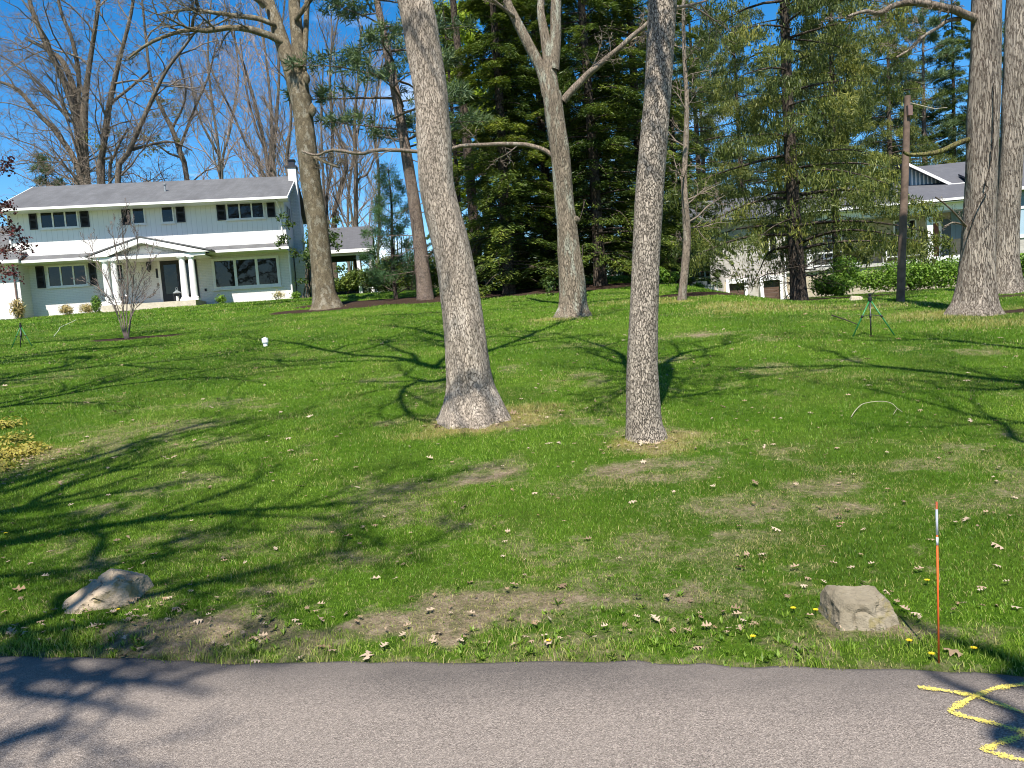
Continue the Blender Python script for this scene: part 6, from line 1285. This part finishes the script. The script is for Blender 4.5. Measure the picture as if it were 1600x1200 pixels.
# fallen leaves: lobed, curled blades
def leaf_shape(seed):
    rng = np.random.default_rng(seed); n = 26; t = np.linspace(0, 1, n)
    fr = rng.uniform(2.2, 3.2); ph = rng.random(2) * 6.28
    prof = {q: 0.04 + rng.uniform(0.25, 0.38) * np.sin(np.pi * np.clip(t * 1.02, 0, 1)) ** 0.8 * np.clip(0.55 + 0.55 * np.sin(t * 6.28 * fr + ph[(q + 1) // 2]), 0.12, 1.1) for q in (-1, 0, 1)}
    for q in prof: prof[q][0] = 0.02; prof[q][-1] = 0.0
    cv = rng.uniform(0.1, 0.5); tw = rng.uniform(-0.6, 0.6); V = []
    for k in range(n):
        for sgn in (-1, 0, 1):
            x = sgn * prof[sgn][k] * rng.uniform(0.85, 1.15); y = t[k] - 0.5; V.append((x, y, abs(x) * cv * 1.4 + cv * (y * y) * 0.7 + tw * x * y + 0.02))
    I = np.arange(n - 1)[:, None] * 3 + np.arange(2)[None]
    return np.array(V, float).reshape(-1, 3), np.stack([I, I + 1, I + 4, I + 3], -1).reshape(-1, 4)
shapes = [leaf_shape(k) for k in range(6)]; lms = []
for k in range(12):
    V, Q = shapes[k % 6]; me = build_mesh('fallen_leaf', V, Q, None, {'rnd': np.full(len(V), (k * 0.37) % 1.0)}, True); me.materials.append(L_OAK); lms.append(me)
rng = np.random.default_rng(77); spots = []
while len(spots) < 300:                                  # more of them near the road and over the bare strip
    y = 3.7 + rng.random() ** 1.7 * 12; x = (rng.random() * 2 - 1) * (0.66 * y + 0.2)
    if y - road_edge(x) < 0.04: continue
    cl = fbm(np.array([[x * 1.6, y * 1.6]]), 88, 3)[0]
    if rng.random() < 0.5 + 0.9 * max(0, cl - 0.4): spots.append((x, y))
spots = [(a[0], a[1]) for a in [G(*q) for q in ((880, 920), (1090, 1016), (575, 1026), (1490, 1085 - 60), (1559, 858), (711, 787), (545, 843), (1190, 870), (30, 925), (295, 918), (640, 700), (1180, 760), (1158, 893), (820, 903), (1508, 818), (735, 915), (155, 985), (20, 990), (330, 970))]] + spots[:281]
for k, (x, y) in enumerate(spots):
    o = bpy.data.objects.new('fallen_leaf', lms[k % 12]); COL.objects.link(o)
    s_ = (0.034 + 0.036 * rng.random()) * (1.3 if k < 19 else 1.0) * (1.0 if y < 7 else 1.3); o.scale = (s_ * rng.uniform(0.8, 1.15), s_, s_)
    o.location = (x, y, float(gz(x, y)) + 0.010 + 0.02 * rng.random()); o.rotation_euler = (rng.normal() * 0.22, rng.normal() * 0.22 + (math.pi if rng.random() < 0.4 else 0), rng.random() * 6.28)
    tag(o, 'dry tan fallen oak leaf lying on the lawn', 'leaf', 'fallen oak leaves scattered over the lawn')
gl = Geo()
def litter(n, f):
    k = 0
    while k < n:
        x, y = f(); 
        if y - road_edge(x) < 0.03: continue
        V, Q = shapes[rng.integers(0, 6)]; s_ = (0.028 + 0.03 * rng.random()) * (1 if y < 9 else 1.7); a = rng.random() * 6.28; c, s2 = math.cos(a), math.sin(a); fl = rng.choice([-1, 1])
        ti = rng.normal() * 0.4; Vx = V * s_ * [rng.uniform(0.6, 1.1), 1, fl]; Vx[:, 2] += ti * Vx[:, 0]
        gl.add(np.stack([Vx[:, 0] * c - Vx[:, 1] * s2 + x, Vx[:, 0] * s2 + Vx[:, 1] * c + y, Vx[:, 2] + float(gz(x, y)) + 0.025], -1), Q, None, rng.random()); k += 1
ypick = lambda a, b_: (lambda y: ((rng.random() * 2 - 1) * (0.68 * y + 0.3), y))(math.sqrt(rng.random() * (b_ ** 2 - a ** 2) + a ** 2))
litter(330, lambda: ypick(9, 26)); litter(230, lambda: ypick(3.5, 9)); litter(70, lambda: (T1[0] + 0.25 + rng.normal() * 0.4, T1[1] - 0.25 + rng.normal() * 0.25)); litter(35, lambda: (T2[0] + rng.normal() * 0.3, T2[1] - 0.2 + rng.normal() * 0.16))
cA = G(15, 725); litter(330, lambda: (cA[0] + rng.normal() * 0.45 - 0.2, cA[1] + rng.normal() * 0.32))
cB = G(150, 960); litter(70, lambda: (cB[0] + rng.normal() * 0.5, cB[1] - 0.05 + rng.normal() * 0.13))
cC = G(480, 985); litter(40, lambda: (cC[0] + rng.normal() * 0.7, cC[1] + rng.normal() * 0.14)); cD = G(1000, 1015); litter(45, lambda: (cD[0] + rng.normal() * 1.2, road_edge(cD[0] + 0) + abs(rng.normal()) * 0.2 + 0.15))
o = part('leaf_litter', gl, L_OAK, None, True); tag(o, 'small dead leaves and leaf scraps strewn in the grass', 'leaf litter', None, 'stuff')
# dandelions
for k, (px, py) in enumerate(((858, 1012 + 0), (1177, 1006), (1240, 961), (1275, 964), (1421, 1013), (1456, 1034), (1522, 1025), (1449, 917), (185, 962), (10, 840))):
    b0 = G(px, py); o = thing('dandelion', 'small yellow dandelion flower in the verge grass', 'flower', b0, 'dandelions in the verge')
    g = Geo(); g.lathe([(0.003, 0), (0.003, 0.035)], b0, 6); part('stem', g, L_HEDGE, o)
    g = Geo()
    for q in range(26):
        a = q * 2.4; rr_ = 0.003 + 0.013 * math.sqrt(q / 26); c = b0 + [rr_ * math.cos(a) * 0.6, rr_ * math.sin(a) * 0.6, 0.042 - 0.25 * rr_]; d = np.array([math.cos(a), math.sin(a), 0.25]) * 0.008; g.leaves([c], [d], [np.array([-math.sin(a), math.cos(a), 0]) * 0.003])
    part('petals', g, M_FLOWER, o)
